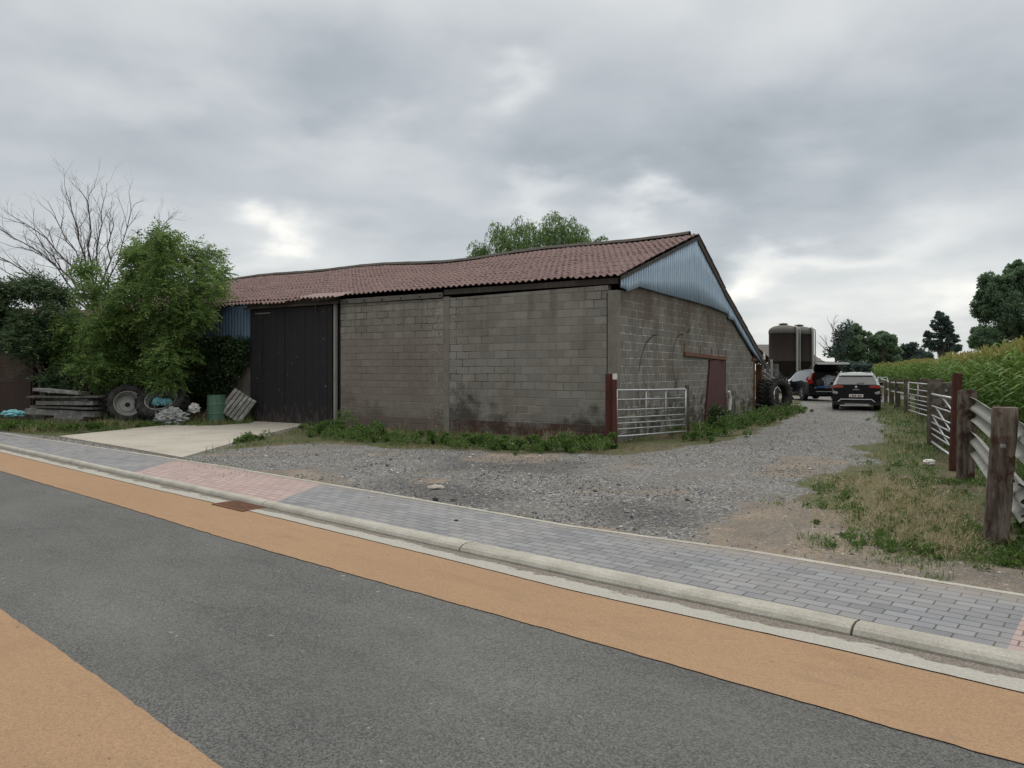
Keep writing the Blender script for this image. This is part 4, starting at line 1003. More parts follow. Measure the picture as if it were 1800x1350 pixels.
WEED = mat_leaf('weed_leaf', [(.0, (.030, .062, .014)), (.45, (.068, .130, .026)), (.8, (.125, .19, .045)), (1, (.27, .21, .09))], .3)
def weeds(name, label, line, n, spread, hgt, L=.07, shift=0.0):
    """leafy low plants along a ground polyline [(px,py,height factor,width)]"""
    cs = []; rd_ = []
    gap = .26 if 'wall' in label else .42
    for (p0, p1) in zip(line[:-1], line[1:]):
        a = np.array(P(*p0[:2])); b = np.array(P(*p1[:2])); m_ = max(2, int(np.linalg.norm(b - a) / .11))
        for k in range(m_):
            q = k / m_; c = a * (1 - q) + b * q; hf = p0[2] * (1 - q) + p1[2] * q
            if fbm(c[0] * 1.3, c[1] * 1.3 + 7, 33) < gap: continue
            hf *= .3 + 1.5 * rng.random() ** 1.5
            for _ in range(2):
                r_ = rng.uniform(.04, .14) * (.5 + hf * .7); cs.append((c[0] + rng.normal() * spread, c[1] + rng.normal() * spread, r_ * .6 + rng.random() * hgt * hf)); rd_.append(r_)
    return tag(quads_object(name, cloud_leaves(cs, rd_, n, L, L * .6, up=.25, squash=.75), 4, np.clip(.45 + shift + .2 * rng.normal(size=n), 0, 1), WEED), label, 'weeds', kind='stuff')
weeds('wall_weeds', 'bright green leafy weeds along the foot of the front barn wall', [(545, 764, .8, 0), (600, 765, 1.5, 0), (650, 773, .7, 0), (720, 776, .4, 0), (800, 780, .5, 0), (880, 788, .6, 0), (960, 792, .7, 0), (1010, 793, .7, 0), (1060, 786, .9, 0), (1095, 786, .4, 0)], 24000, .19, .20, .055)
weeds('wall_weeds', 'green weeds and grass along the foot of the gable wall', [(1205, 772, .3, 0), (1240, 765, .6, 0), (1290, 752, 1.1, 0), (1330, 742, 1.0, 0), (1380, 728, 1.0, 0), (1400, 722, .7, 0)], 16000, .33, .16, .06)
weeds('yard_weeds', 'small leafy weed clump at the edge of the concrete apron', [(418, 779, .2, 0), (432, 776, .7, 0), (455, 773, .9, 0), (462, 772, .4, 0)], 1500, .06, .08, .05)
weeds('roadside_weeds', 'mixed green weeds growing round the junk beside the pavement', [(-60, 758, 1.3, 0), (10, 755, 1.2, 0), (60, 757, .9, 0), (110, 756, .4, 0), (200, 750, .2, 0), (300, 748, .15, 0), (380, 744, .4, 0), (430, 741, .3, 0)], 8000, .22, .14, .06, .05)
weeds('fence_weeds', 'dark leafy brambles behind the thick fence post', [(1790, 940, 1.0, 0), (1850, 960, 1.2, 0), (1900, 900, 1.3, 0), (1800, 880, 1.0, 0)], 6000, .2, .25, .06, -.2)
grass_zone('wall_grass', 'thin grass and dead stalks along the foot of the barn walls', [vergeB, vergeC], 260000, .03, .16, 1.6, .42, 1.4, .16, wd=.009, lean_=.9, soft=.5, ypow=.9)
grass_zone('roadside_grass', 'dry and green grass between the junk and the pavement', [pxpoly([(-150, 748), (0, 756), (104, 766), (300, 753), (445, 745), (450, 738), (-150, 736)])], 90000, .05, .22, 1.0, .40, .7, .22, wd=.012, soft=.2, ypow=0)

# low leafy patches on the verge
cs = []; rd_ = []
for px, py, r_, k in [(1620, 850, .45, 26), (1580, 900, .5, 26), (1545, 880, .35, 16), (1660, 880, .4, 16), (1600, 820, .3, 14), (1640, 790, .35, 14), (1615, 765, .35, 14), (1590, 935, .3, 22), (1560, 955, .25, 20), (1610, 968, .12, 16), (1650, 925, .3, 12), (1490, 850, .25, 10), (1470, 868, .2, 8), (1700, 950, .25, 18), (1740, 968, .2, 24), (1690, 850, .25, 14), (1590, 740, .5, 14), (1500, 905, .2, 8), (1760, 985, .2, 14)]:
    c = P(px, py)
    for _ in range(k):
        x = c[0] + rng.normal() * r_; y = c[1] + rng.normal() * r_; q = rng.uniform(.03, .09); cs.append((x, y, float(gz(x, y)) + q * .5)); rd_.append(q)
tag(quads_object('verge_weeds', cloud_leaves(cs, rd_, 15000, .034, .02, up=.5, squash=.6), 4, np.clip(.5 + .22 * rng.normal(size=15000), 0, 1), WEED), 'low leafy green weeds dotted over the verge beside the track', 'weeds', kind='stuff')

grass_zone('track_side_grass', 'rough mixed grass between the track and the far fence', [pxpoly([(1530, 712), (1600, 700), (1665, 735), (1720, 830), (1560, 810), (1560, 770), (1545, 745)])], 120000, .05, .15, 1.2, .40, 1.2, .08, wd=.014, lean_=1.0, soft=.6, ypow=0)

# dead stems standing in the weeds at the wall foot
a = np.concatenate([np.linspace(P(610, 762)[:2], P(1070, 783)[:2], 700), np.linspace(P(1215, 768)[:2], P(1395, 722)[:2], 700), np.linspace(P(960, 782)[:2], P(1020, 786)[:2], 260), np.linspace(P(1, 752)[:2], P(430, 738)[:2], 500)])
a += rng.normal(size=a.shape) * .16; k = (fbm(a[:, 0] * 1.7, a[:, 1] * 1.7, 17) > .47); a = a[k]
V2, v2 = blades(a[:, 0], a[:, 1], gz(a[:, 0], a[:, 1]), rng.uniform(.12, .46, len(a)), np.clip(.82 + rng.normal(size=len(a)) * .14, .45, 1), .009, .55)
tag(quads_object('dead_stems', V2, 4, v2, GRS), 'straw coloured dead stems standing among the weeds at the wall foot', 'weeds', kind='stuff')
weeds('small_weeds', 'fine leaved weeds mixed into the strip along the front barn wall', [(560, 768, 1.1, 0), (650, 776, .9, 0), (800, 784, .8, 0), (960, 797, .8, 0), (1075, 792, .9, 0)], 15000, .24, .12, .028, .12)
# ------------------------------------------------------------------ posts, gates, guard rails
def mat_sleeper(name, c, c2, c3):
    m, t, b = material(name, .9, spec=.15)
    o = t.coord(); v = t.vmath('MULTIPLY', o, (9, 9, 1.2)); n = t.noise(v, 1.6, 6, .65); f = t.noise(t.vmath('MULTIPLY', o, (20, 20, 3)), 3, 4, .7); g = t.noise(o, 3.5, 5, .65)
    col = t.mix(t.maprange(n, .35, .65), c, c2); col = t.mix(t.maprange(g, .50, .60, 0, .9), col, c3); col = t.mix(t.maprange(f, .58, .72, 0, .7), col, (.03, .02, .016))
    t.put(b.inputs['Base Color'], col); t.put(b.inputs['Normal'], t.bump(t.math('ADD', n, f), .8, .012)); return m
SLEEP = mat_sleeper('creosoted_sleeper', (.040, .024, .019), (.19, .165, .135), (.045, .018, .014))
SLEEPG = mat_sleeper('grey_weathered_post', (.12, .105, .088), (.055, .040, .030), (.17, .155, .13))
REDS = mat_sleeper('rust_red_post', (.050, .020, .017), (.095, .040, .030), (.06, .020, .016))
RAILM = mat_paint('weathered_guard_rail', (.31, .31, .285), (.15, .14, .10), .6, 5, .35)
BLACKM, t, b = material('black_bracket', .6); b.inputs['Base Color'].default_value = (.015, .014, .014, 1)

def post(name, label, base, top, w, dpt, mat, rz=0.0, cap=None, capmat=None, group=None, cat='post', steps=7, rough=.012, seed=1):
    rr = random.Random(seed); base = Vector(base); top = Vector(top); mb = MB(); rings = []
    ax = Vector((math.cos(rz), math.sin(rz), 0)); ay = Vector((-math.sin(rz), math.cos(rz), 0)); v = []
    ch = .12
    shape = [(-1, -1 + ch), (-1 + ch, -1), (1 - ch, -1), (1, -1 + ch), (1, 1 - ch), (1 - ch, 1), (-1 + ch, 1), (-1, 1 - ch)]
    for i in range(steps + 1):
        q = i / steps; c = base.lerp(top, q) - base; c.z -= .25 * (i == 0)
        for sx, sy in shape:
            j = 1 + rr.gauss(0, rough * 2.2)
            zz = rr.uniform(-.02, .012) if i == steps else 0
            v.append(tuple(c + ax * sx * w / 2 * j + ay * sy * dpt / 2 * j + Vector((0, 0, zz))))
    fs = [(i * 8 + k, i * 8 + (k + 1) % 8, (i + 1) * 8 + (k + 1) % 8, (i + 1) * 8 + k) for i in range(steps) for k in range(8)] + [tuple(steps * 8 + k for k in range(8)), tuple(range(8))[::-1]]
    mb.add(v, fs); o = mb.build(name, mat); o.location = base
    tag(o, label, cat, group); return o
FDIR = math.atan2(.89, .455); FR = FDIR - math.pi / 2
def PT(px, py, Y): return Q(px, py, Y)
def bz(px, Y): return ((px - CX) / F * Y, Y, 0)
thick = post('fence_post', 'thick weathered sleeper post with a dark tarry face, nearest to the pavement', bz(1749, 6.9), PT(1768, 716, 6.97), .195, .14, SLEEP, rz=-.42, steps=12, seed=3, rough=.010)
mb = MB(); mb.box((.02, -.085, .95), (.035, .03, .03)); mb.build('bolt', GALV, thick)
mb = MB(); mb.tube([(.13, .02, .62), (.19, .03, .62), (.20, .03, .60)], .008, 6); mb.build('hook', BLACKM, thick)
post('fence_post', 'second sleeper post from the pavement, brown and split, holding the guard rails', bz(1697, 11.3), PT(1700, 686, 11.3), .22, .17, SLEEP, rz=-.3, steps=10, seed=5)
post('gate_post', 'tall flat rust red steel post hanging the long silver gate', bz(1676, 12.3), PT(1683, 656, 12.3), .13, .11, REDS, rz=-.3, steps=6, seed=6, rough=.004)
post('fence_post', 'stout brown post just behind the far end of the open silver gate', bz(1643, 15.9), PT(1644, 666, 15.9), .26, .2, SLEEPG, rz=-.3, seed=8)
post('fence_post', 'grey sleeper post close behind the open gate, left of the red post', bz(1662, 16.3), PT(1661, 672, 16.3), .34, .18, SLEEPG, rz=-.3, seed=9)

def wbeam(name, label, p0, p1, zc, hgt=.31, off=.10, group='guard rails used as fencing'):
    """corrugated crash-barrier beam between two plan points"""
    p0 = Vector((*p0, zc[0])); p1 = Vector((*p1, zc[1])); root = empty(name, tuple(p0), 0, label, 'guard rail', group)
    d_ = (p1 - p0); L = d_.length; d_.normalize(); side = Vector((d_.y, -d_.x, 0)).normalized()
    prof = [(.0, .155), (.01, .145), (.075, .11), (.08, .07), (.01, .02), (.0, 0), (.01, -.02), (.08, -.07), (.075, -.11), (.01, -.145), (.0, -.155)]
    v = []; n = 12
    for i in range(n + 1):
        for a, z in prof: v.append(tuple(d_ * (L * i / n) + side * a + Vector((0, 0, z * hgt / .31 + .012 * math.sin(i * .8)))))
    m_ = len(prof); mb = MB(); mb.add(v, [(i * m_ + k, i * m_ + k + 1, (i + 1) * m_ + k + 1, (i + 1) * m_ + k) for i in range(n) for k in range(m_ - 1)])
    o = mb.build('beam', RAILM, root); md = o.modifiers.new('t', 'SOLIDIFY'); md.thickness = .006
    for q in (.02, .97):
        c = d_ * (L * q); mb = MB(); mb.tube([c + Vector((0, 0, .15)), c + side * .13 + Vector((0, 0, .09)), c + side * .12 + Vector((0, 0, .02)), c + side * .02], .010, 6); mb.tube([c + side * .0, c + side * .13 + Vector((0, 0, -.07)), c + side * .02 + Vector((0, 0, -.14))], .010, 6)
        mb.build('bracket', BLACKM, root)
    return root
r0_ = bz(1803, 6.55); r1_ = bz(1702, 11.5)
wbeam('guard_rail', 'upper weathered grey guard rail bolted between the two sleeper posts', (r0_[0], r0_[1]), (r1_[0], r1_[1]), (.98, 1.06), .36)
wbeam('guard_rail', 'lower weathered grey guard rail near the grass between the two sleeper posts', (r0_[0] - .05, r0_[1]), (r1_[0], r1_[1]), (.47, .55), .36)

def gate(name, label, p0, p1, zr, mat=GALV, rr_=.021, uprights=(0, .33, .67, 1), brace=None, zoff=0.0, group=None, rot=0):
    """tubular field gate from plan point p0 to p1; zr: heights of the rails at the p0 end; zoff: extra height at the other end"""
    a = Vector((p0[0], p0[1], 0)); e = Vector((p1[0], p1[1], 0)); root = empty(name, tuple(a), 0, label, 'gate', group); d_ = e - a
    for z in zr:
        mb = MB(); q0 = Vector((0, 0, z)); q1 = d_ + Vector((0, 0, z + zoff)); mb.tube([q0, q0.lerp(q1, .5) + Vector((0, 0, -.004)), q1], rr_ * (1.15 if z in (zr[0], zr[-1]) else .85), 8); mb.build('rail', mat, root, smooth=True)
    for u in uprights:
        mb = MB(); c = d_ * u + Vector((0, 0, zoff * u)); mb.tube([c + Vector((0, 0, min(zr) - .005)), c + Vector((0, 0, max(zr) + .005))], rr_ * (1.2 if u in (0, 1) else .8), 8); mb.build('upright', mat, root, smooth=True)
    if brace:
        for (u0, z0, u1, z1) in brace:
            mb = MB(); mb.tube([d_ * u0 + Vector((0, 0, z0)), d_ * u1 + Vector((0, 0, z1))], rr_ * .8, 8); mb.build('brace', mat, root, smooth=True)
    return root
g0 = ((1084 - CX) / F * 16.75, 16.75); g1 = ((1205 - CX) / F * 18.6, 18.6)
gate('field_gate', 'silver tubular gate leaning in front of the barn gable', g0, g1, [1.185, .97, .735, .56, .43, .30, .135], uprights=(0, .40, .69, 1), zoff=-.03)
e0 = bz(1677, 12.75); e1 = bz(1637, 15.9)
gate('field_gate', 'silver tubular gate with diagonal braces hung on the tall rust red post', e0[:2], e1[:2], [1.15, .90, .70, .55, .42, .30, .13], uprights=(0, 1), zoff=-.02, brace=((.45, 1.12, .0, .90), (.75, .88, .05, .52), (.9, .66, .2, .30)))
f0 = bz(1633, 23.6); f1 = bz(1597, 27.4)
gate('field_gate', 'far silver gate further up the track, left of the grey sleeper posts', f0[:2], f1[:2], [1.18, .95, .76, .60, .46, .33, .16], zoff=-.0, uprights=(0, .5, 1))
h0 = bz(1560, 38.5); h1 = bz(1543, 37.5)
gate('field_gate', 'most distant gate beside the dark car', h0[:2], h1[:2], [1.25, 1.0, .8, .6, .42, .25], uprights=(0, 1))
# posts by the barn gate
post('gate_post', 'broad oxide red post standing against the barn corner', bz(1071, 16.7), PT(1071, 657, 16.7), .17, .1, REDP, rz=0, steps=4, rough=.003, seed=11)
p_ = post('gate_post', 'narrow red post with a white painted top beside the silver gate at the barn corner', bz(1080.5, 16.55), PT(1080, 657, 16.55), .10, .08, REDP, rz=0, steps=4, rough=.003, seed=12)
mb = MB(); mb.box((0, 0, 1.50), (.103, .083, .13)); mb.build('painted_top', WHITEP, p_)
post('gate_post', 'short dark post at the free end of the gate by the barn', bz(1208, 18.75), PT(1208, 677, 18.75), .09, .09, SLEEPG, seed=13)
# far fence posts with bent rails
far_posts = [(1594, 28.3, 664), (1623, 26.0, 665), (1578, 31.5, 667), (1567, 34.0, 666), (1557, 36.5, 668), (1613, 30, 668), (1548, 41, 669)]
lab = ['square dark post at the left end of the far gate', 'post just behind the middle of the far gate', 'first post beyond the far gate', 'second post beyond the far gate', 'third post beyond the far gate, thinner',
       'post seen through the bars of the far gate', 'last small post before the dark car']
for i, (px, yy_, ty_) in enumerate(far_posts):
    post('fence_post', lab[i], bz(px, yy_), PT(px, ty_, yy_), .2 if i < 4 else .16, .16, SLEEPG, rz=-.4, seed=20 + i, group='weathered posts of the far fence', steps=4, rough=.01)
for i, (za, l_) in enumerate(((1.12, 'upper pale rail running along the far fence'), (.72, 'lower pale rail running along the far fence'))):
    a = bz(1591, 28.5); e = bz(1549, 40); mb = MB(); mb.tube([(a[0], a[1], za), ((a[0] + e[0]) / 2, (a[1] + e[1]) / 2, za - .06), (e[0], e[1], za + .03)], .045, 6); tag(mb.build('fence_rail', RAILM), l_, 'rail', 'rails of the far fence')
a = bz(1655, 16.2); e = bz(1632, 23.5)
for i, za in enumerate((1.2, .85)):
    mb = MB(); mb.tube([(a[0] + .1, a[1], za), (e[0] + .1, e[1], za + .02)], .035, 6); tag(mb.build('fence_rail', RAILM), ('upper' if i == 0 else 'lower') + ' grey rail between the grey sleeper posts and the far gate', 'rail', 'rails of the far fence')

# ------------------------------------------------------------------ feed silos and far sheds
SILO = mat_paint('dark_brown_grp', (.022, .015, .014), (.040, .030, .027), .85, 2, lim=(.45, .7), amt=.6)
SILOT = mat_paint('lichen_grey_grp', (.10, .095, .085), (.17, .16, .14), .9, 4)
PIPE = mat_paint('grey_filling_pipe', (.30, .30, .29), (.20, .19, .17), .55, 4)
YS = 55
def silo(px, Y, label):
    c = ((px - CX) / F * Y, Y, 0); root = empty('feed_silo', c, 0, label, 'silo', 'feed silos behind the barn'); r_ = 1.03
    mb = MB(); mb.lathe([(r_, 2.25), (r_ + .02, 2.27), (r_ + .02, 2.33), (r_, 2.36), (r_, 4.32), (r_ + .012, 4.34)], 32); mb.build('body', SILO, root, smooth=True)
    mb = MB(); mb.lathe([(r_ + .014, 4.34), (r_ + .03, 4.36), (r_ + .01, 4.60), (r_ * .93, 4.72), (r_ * .7, 4.87), (r_ * .35, 4.95), (.28, 4.97)], 32); mb.build('dome', SILOT, root, smooth=True)
    mb = MB(); mb.lathe([(.27, 4.94), (.27, 5.02), (.34, 5.03), (.33, 5.08), (0.01, 5.13)], 16); mb.build('lid', SILOT, root)
    mb = MB(); mb.lathe([(r_ - .01, 2.26), (.22, .95), (.2, .8)], 24); mb.build('cone', SILO, root)
    for k in range(4):
        a = math.pi / 4 + k * math.pi / 2; mb = MB(); x, y = (r_ - .04) * math.cos(a), (r_ - .04) * math.sin(a); mb.tube([(x, y, -.02), (x, y, 2.5)], .055, 8); mb.build('leg', SILO, root)
    mb = MB(); ring = [((r_ - .04) * math.cos(a_ * math.pi / 8), (r_ - .04) * math.sin(a_ * math.pi / 8), 1.1) for a_ in range(17)]; mb.tube(ring, .03, 6); mb.build('leg_brace', SILO, root)
    for k, (u, rad_, zlo_, ztop_) in enumerate(((.55, .085, 1.15, 4.72), (.86, .045, .45, 4.66))):
        x = u * r_ + .08; yf = -math.sqrt(max(.02, (r_ + .12) ** 2 - min(x, r_) ** 2)) - .05
        mb = MB(); mb.tube([(x - .12, yf + .35, ztop_ + .02), (x - .07, yf + .08, ztop_ + .08), (x, yf, ztop_ - .03), (x, yf, ztop_ - .2), (x, yf, zlo_ + .5), (x, yf, zlo_)], rad_, 10); mb.build('filling_pipe' if k == 0 else 'vent_pipe', PIPE, root, smooth=True)
    return root
silo(1377, YS, 'left brown feed silo with a lichened grey dome, nearer to the barn')
silo(1404.5, YS + 1.6, 'right brown feed silo with a lichened grey dome, partly behind the other')
ETER = mat_concrete('grey_sheet_roof', (.145, .135, .125), (.10, .09, .075), .6, 1.2, 30)
WSH = mat_paint('pale_shed_wall', (.17, .19, .24), (.11, .12, .15), .8, 2)
def shed(x0, x1, y0, y1, ze, zr, label, wall):
    root = empty('farm_shed', (x0, y0, 0), 0, label, 'shed'); L = x1 - x0; W = y1 - y0
    mb = MB(); mb.b6(0, L, 0, .2, 0, ze); mb.build('wall', wall, root); mb = MB(); mb.prism([(0.2, 0), (W, 0), (W, ze), (W / 2, zr - .1), (.2, ze)], 0, L - .2, L); mb.build('wall', wall, root)
    mb = MB(); H = np.arange(-.3, L + .3, .06); am = .03 * np.cos(H * 2 * np.pi / .18); n = len(H)
    V_ = np.concatenate([np.stack([H, np.full(n, q), z + am], -1) for q, z in ((-.3, ze - .05), (W / 2, zr), (W + .3, ze - .05))])
    mb.add(V_, [(c * n + i, c * n + i + 1, (c + 1) * n + i + 1, (c + 1) * n + i) for c in range(2) for i in range(n - 1)]); mb.build('roof', ETER, root)
    mb = MB(); mb.b6(L * .3, L * .55, -.03, .02, 0, ze * .8); mb.build('doorway', DARK, root); return root
shed(22.5, 26.1, 63, 72, 2.4, 3.95, 'grey roofed farm shed just left of the feed silos', mat_paint('dark_shed_wall', (.06, .055, .05), (.10, .09, .08), .9, 2))
shed(27.0, 30.2, 70, 80, 1.75, 2.85, 'low grey roofed shed with pale wall behind the right silo', WSH)
# galvanised elevator frame by the open bay
fr = empty('elevator_frame', ((1352 - CX) / F * 29, 29, 0), 0, 'galvanised tube frame of an old elevator standing by the open end of the barn', 'frame')
def rel(px, py, Y): return Vector(Q(px, py, Y)) - Vector(fr.location)
for k, (a, e, r_) in enumerate((((1356, 632, 29), (1356, 705, 29), .045), ((1340, 652, 28.6), (1366, 668, 30), .03), ((1341, 660, 28.6), (1372, 684, 30), .03), ((1366, 668, 30), (1360, 694, 29.3), .025), ((1356, 672, 29), (1388, 674, 30.5), .03),
    ((1357, 690, 29), (1375, 668, 30), .025), ((1388, 668, 31), (1372, 690, 29.6), .03), ((1366, 680, 29.5), (1380, 698, 29.6), .03))):
    mb = MB(); mb.tube([rel(*a), rel(*e)], r_, 6); mb.build('tube', GALV, fr)
mb = MB(); c_ = Q(1343, 632, 28.3); mb.lathe([(.05, 0), (.055, .16), (.03, .2), (.03, .26), (.001, .27)], 10); o = mb.build('white_lamp', WHITEP, barn); o.matrix_parent_inverse = barn.matrix_world.inverted()
bpy.context.view_layer.update(); o.matrix_parent_inverse = barn.matrix_world.inverted(); o.location = c_

# ------------------------------------------------------------------ tractor tyres
TYRE, t, b = material('tyre_rubber', .85, spec=.3)
o_ = t.coord(); t.put(b.inputs['Base Color'], t.mix(t.maprange(t.noise(o_, 5, 5, .7), .45, .7), (.018, .018, .018), (.055, .050, .045)))
RIMG = mat_paint('chalky_grey_rim', (.27, .27, .25), (.13, .125, .11), .7, 5, streak=False)
def tyre(name, label, c, R_, wd, axis, hole=.55, rim=None, lugs=22, group=None, rimdepth=.1, rimrust=False, seed=0):
    """tyre with lugs; axis: direction of the axle"""
    root = empty(name, c, 0, label, 'tyre', group); ax = Vector(axis).normalized(); M = ax.to_track_quat('Z', 'Y').to_matrix(); mb = MB()
    h = wd / 2; rh = R_ * hole
    mb.lathe([(rh, -h * .7), (rh + (R_ - rh) * .3, -h), (R_ * .9, -h * .98), (R_ * .965, -h * .8), (R_ * .97, 0), (R_ * .965, h * .8), (R_ * .9, h * .98), (rh + (R_ - rh) * .3, h), (rh, h * .7), (rh - .01, h * .6), (rh + .02, 0), (rh - .01, -h * .6), (rh, -h * .7)], 48, M=M)
    body = mb.build('tyre_body', TYRE, root, smooth=True); mb = MB()
    for k in range(lugs):
        for s_ in (-1, 1):
            a = 2 * math.pi * (k + .5 * (s_ > 0)) / lugs; pts = []
            v = []
            for q, da in ((.02, .10), (.95, -.06)):
                for rr_, w_ in ((R_ * .95, .025), (R_ * 1.03, .018)):
                    for ss in (-1, 1):
                        aa_ = a + da + ss * w_ / R_ * 1.3; v.append((rr_ * math.cos(aa_), rr_ * math.sin(aa_), s_ * h * q))
            v = np.array(v) @ np.array(M).T
            mb.add(v, [(0, 1, 3, 2), (4, 6, 7, 5), (0, 4, 5, 1), (2, 3, 7, 6), (0, 2, 6, 4), (1, 5, 7, 3)])
    mb.build('tread', TYRE, root)
    if rim:
        mb = MB(); r_ = rh + .005
        mb.lathe([(r_ + .035, h * .74), (r_ + .04, h * .80), (r_, h * .82), (r_ - .012, h * .7), (r_ - .02, h * .35), (r_ - .045, h * .32), (r_ - .05, -.1 * h), (r_ - .03, -.5 * h), (r_ - .04, -.6 * h)], 48, M=M)
        o = mb.build('rim', rim, root, smooth=True)
        md = o.modifiers.new('t', 'SOLIDIFY'); md.thickness = .006
        mb = MB(); mb.lathe([(r_ - .05, -.1 * h), (r_ * .62, -.02 * h), (r_ * .55, .1 * h), (r_ * .2, .1 * h)], 32, M=M); mb.build('disc', rim, o) if rimdepth > 0 else None
    return root
tyre('tractor_tyre', 'large black tractor tyre standing on edge beside the open end of the barn', tuple(Vector(Q(1367, 695, 28.6))), .66, .42, (.55, -1, .05), .60, None, group='old tractor tyres')
tyre('tractor_tyre', 'black tyre in the shadow of the open bay, behind the standing tyre', tuple(Vector(Q(1346, 696, 28.9))), .62, .40, (1.0, -.45, .05), .55, None, group='old tractor tyres')
YJ = 22.9
tyre('tractor_tyre', 'tractor tyre with a pale rim on edge, left of the rim full of blue bags', tuple(Vector(Q(224, 712, YJ))), .60, .48, (.62, -1, .42), .62, RIMG, group='old tractor tyres', rimdepth=1)
tyre('tractor_tyre', 'tractor tyre with a wide white rim lying tilted, blue bags inside it', tuple(Vector(Q(286, 708, YJ))), .74, .50, (.05, -1, 1.05), .60, RIMG, group='old tractor tyres', rimdepth=0)

# ------------------------------------------------------------------ junk by the apron
PLANK = mat_sleeper('grey_old_plank', (.22, .22, .215), (.13, .125, .115), (.30, .30, .29))
PLANKD = mat_sleeper('dark_old_plank', (.07, .068, .064), (.12, .115, .105), (.16, .155, .145))
MINT = mat_paint('flaking_green_drum', (.07, .145, .095), (.035, .05, .038), .6, 4)
BLUEB = mat_paint('turquoise_bag', (.16, .42, .46), (.28, .55, .58), .5, 5, streak=False)
m, t, b = material('crumpled_clear_sheet', .35, spec=.5); FILM = m
t.put(b.inputs['Base Color'], t.mix(t.noise(t.coord(), 14, 5, .7), (.10, .105, .10), (.42, .44, .43))); 
t.put(b.inputs['Normal'], t.bump(t.noise(t.vmath('MULTIPLY', t.coord(), (5, 5, 1)), 6, 5, .7), .9, .03))
pl_spec = [(120, 739, 30, .13, 'bottom dark plank of the pile', PLANKD), (128, 733, 26, .10, 'short pale plank low at the right of the pile', PLANK), (113, 725, 62, .17, 'broad grey plank low in the pile', PLANK), (118, 716, 58, .06, 'thin dark batten in the middle of the pile', PLANKD),
           (123, 708, 50, .12, 'pale grey plank in the middle of the pile', PLANK), (118, 701, 52, .07, 'dark plank above the middle of the pile', PLANKD), (120, 697, 62, .05, 'long thin dark board sticking out near the top of the pile', PLANKD), (108, 688, 42, .09, 'topmost pale plank of the pile, slightly tilted', PLANK)]
rr = random.Random(3)
for i, (px, py, hw, th, lb, mt) in enumerate(pl_spec):
    Y = YJ - .25 + .0 * i + rr.uniform(-.12, .12); c = Q(px, py, Y); L_ = 2 * hw * Y / F; ti = rr.uniform(-.02, .02) + (.06 if i == 7 else .02)
    mb = MB(); nn = 9
    v = []
    dep = rr.uniform(.35, .6)
    for k in range(nn):
        x = -L_ / 2 + L_ * k / (nn - 1); w_ = .004 * math.sin(k * 1.3 + i)
        for (yy2, z2) in ((-dep / 2, -th / 2), (dep / 2, -th / 2), (dep / 2, th / 2), (-dep / 2, th / 2)): v.append((x, yy2 + w_, z2 + w_ + rr.uniform(-.003, .003)))
    mb.add(v, [(k * 4 + q, k * 4 + (q + 1) % 4, (k + 1) * 4 + (q + 1) % 4, (k + 1) * 4 + q) for k in range(nn - 1) for q in range(4)] + [(0, 3, 2, 1), tuple((nn - 1) * 4 + q for q in range(4))])
    o = mb.build('plank', mt); o.location = c; o.rotation_euler = (rr.uniform(-.03, .03), ti, rr.uniform(-.12, .0)); tag(o, lb + ' by the roadside weeds' if i not in (6, 7) else lb, 'plank', 'planks piled left of the tyres')
mb = MB(); mb.box((0, 0, 0), (3.0, .5, .4)); o = mb.build('timber_baulk', PLANKD); 
c = Q(118, 712, YJ + .35); o.location = (c[0], c[1], .22); o.dimensions = (2.1, .35, .5); tag(o, 'dark baulk of timber lying behind and under the plank pile', 'timber')
# crumpled things: displaced icospheres
def crumple(name, label, cat, c, size, mat, amp=.18, seed=0, sub=4, fr=3.0, parent=None, group=None):
    bm = bmesh.new(); bmesh.ops.create_icosphere(bm, subdivisions=sub, radius=1); from mathutils import noise as mn
    for v in bm.verts:
        p = v.co.copy(); q = 1 + amp * (mn.noise(p * fr + Vector((seed, 0, 0))) * 1.6 + abs(mn.noise(p * fr * 2.5 + Vector((0, seed, 0)))) * 1.2)
        v.co = Vector((p.x * size[0], p.y * size[1], max(p.z, -.75) * size[2])) * q
    me = bpy.data.meshes.new(name); bm.to_mesh(me); bm.free(); me.materials.append(mat); me.attributes.new('var', 'FLOAT', 'POINT')
    o = bpy.data.objects.new(name, me); COL.objects.link(o); o.location = c
    if parent: o.parent = parent
    else: tag(o, label, cat, group)
    return o
crumple('plastic_bag', 'left turquoise plastic bag inside the white rim', 'bag', Q(278, 706, YJ - .10), (.16, .12, .12), BLUEB, .25, 3, group='turquoise bags in the white rim')
crumple('plastic_bag', 'right turquoise plastic bag inside the white rim', 'bag', Q(292, 707, YJ - .12), (.17, .12, .11), BLUEB, .25, 9, group='turquoise bags in the white rim')
crumple('plastic_sheet', 'crumpled clear plastic sheeting spilling out of the white rim', 'sheeting', Q(302, 736, YJ - .75), (.40, .26, .26), FILM, .30, 5, 5, 4.5)
crumple('plastic_sheet', 'small blue plastic sheet lying in the weeds at the left edge', 'sheeting', Q(24, 727, YJ - .3), (.32, .2, .11), BLUEB, .25, 12)
crumple('feed_bag', 'white twisted bag on the rubbish between the rim and the green drum', 'bag', Q(341, 718, YJ), (.14, .1, .13), WHITEP, .45, 4, 4, 4)
crumple('plastic_bag', 'small white scrap of plastic lying in the weeds at the foot of the barn wall', 'litter', Vector(P(893, 786)) + Vector((0, -.1, .04)), (.14, .07, .05), WHITEP, .35, 8)
crumple('plastic_bag', 'small white crumpled litter in the verge grass before the gate', 'litter', Vector(P(1634, 815)) + Vector((0, 0, .03)), (.09, .06, .04), WHITEP, .35, 18, 3)
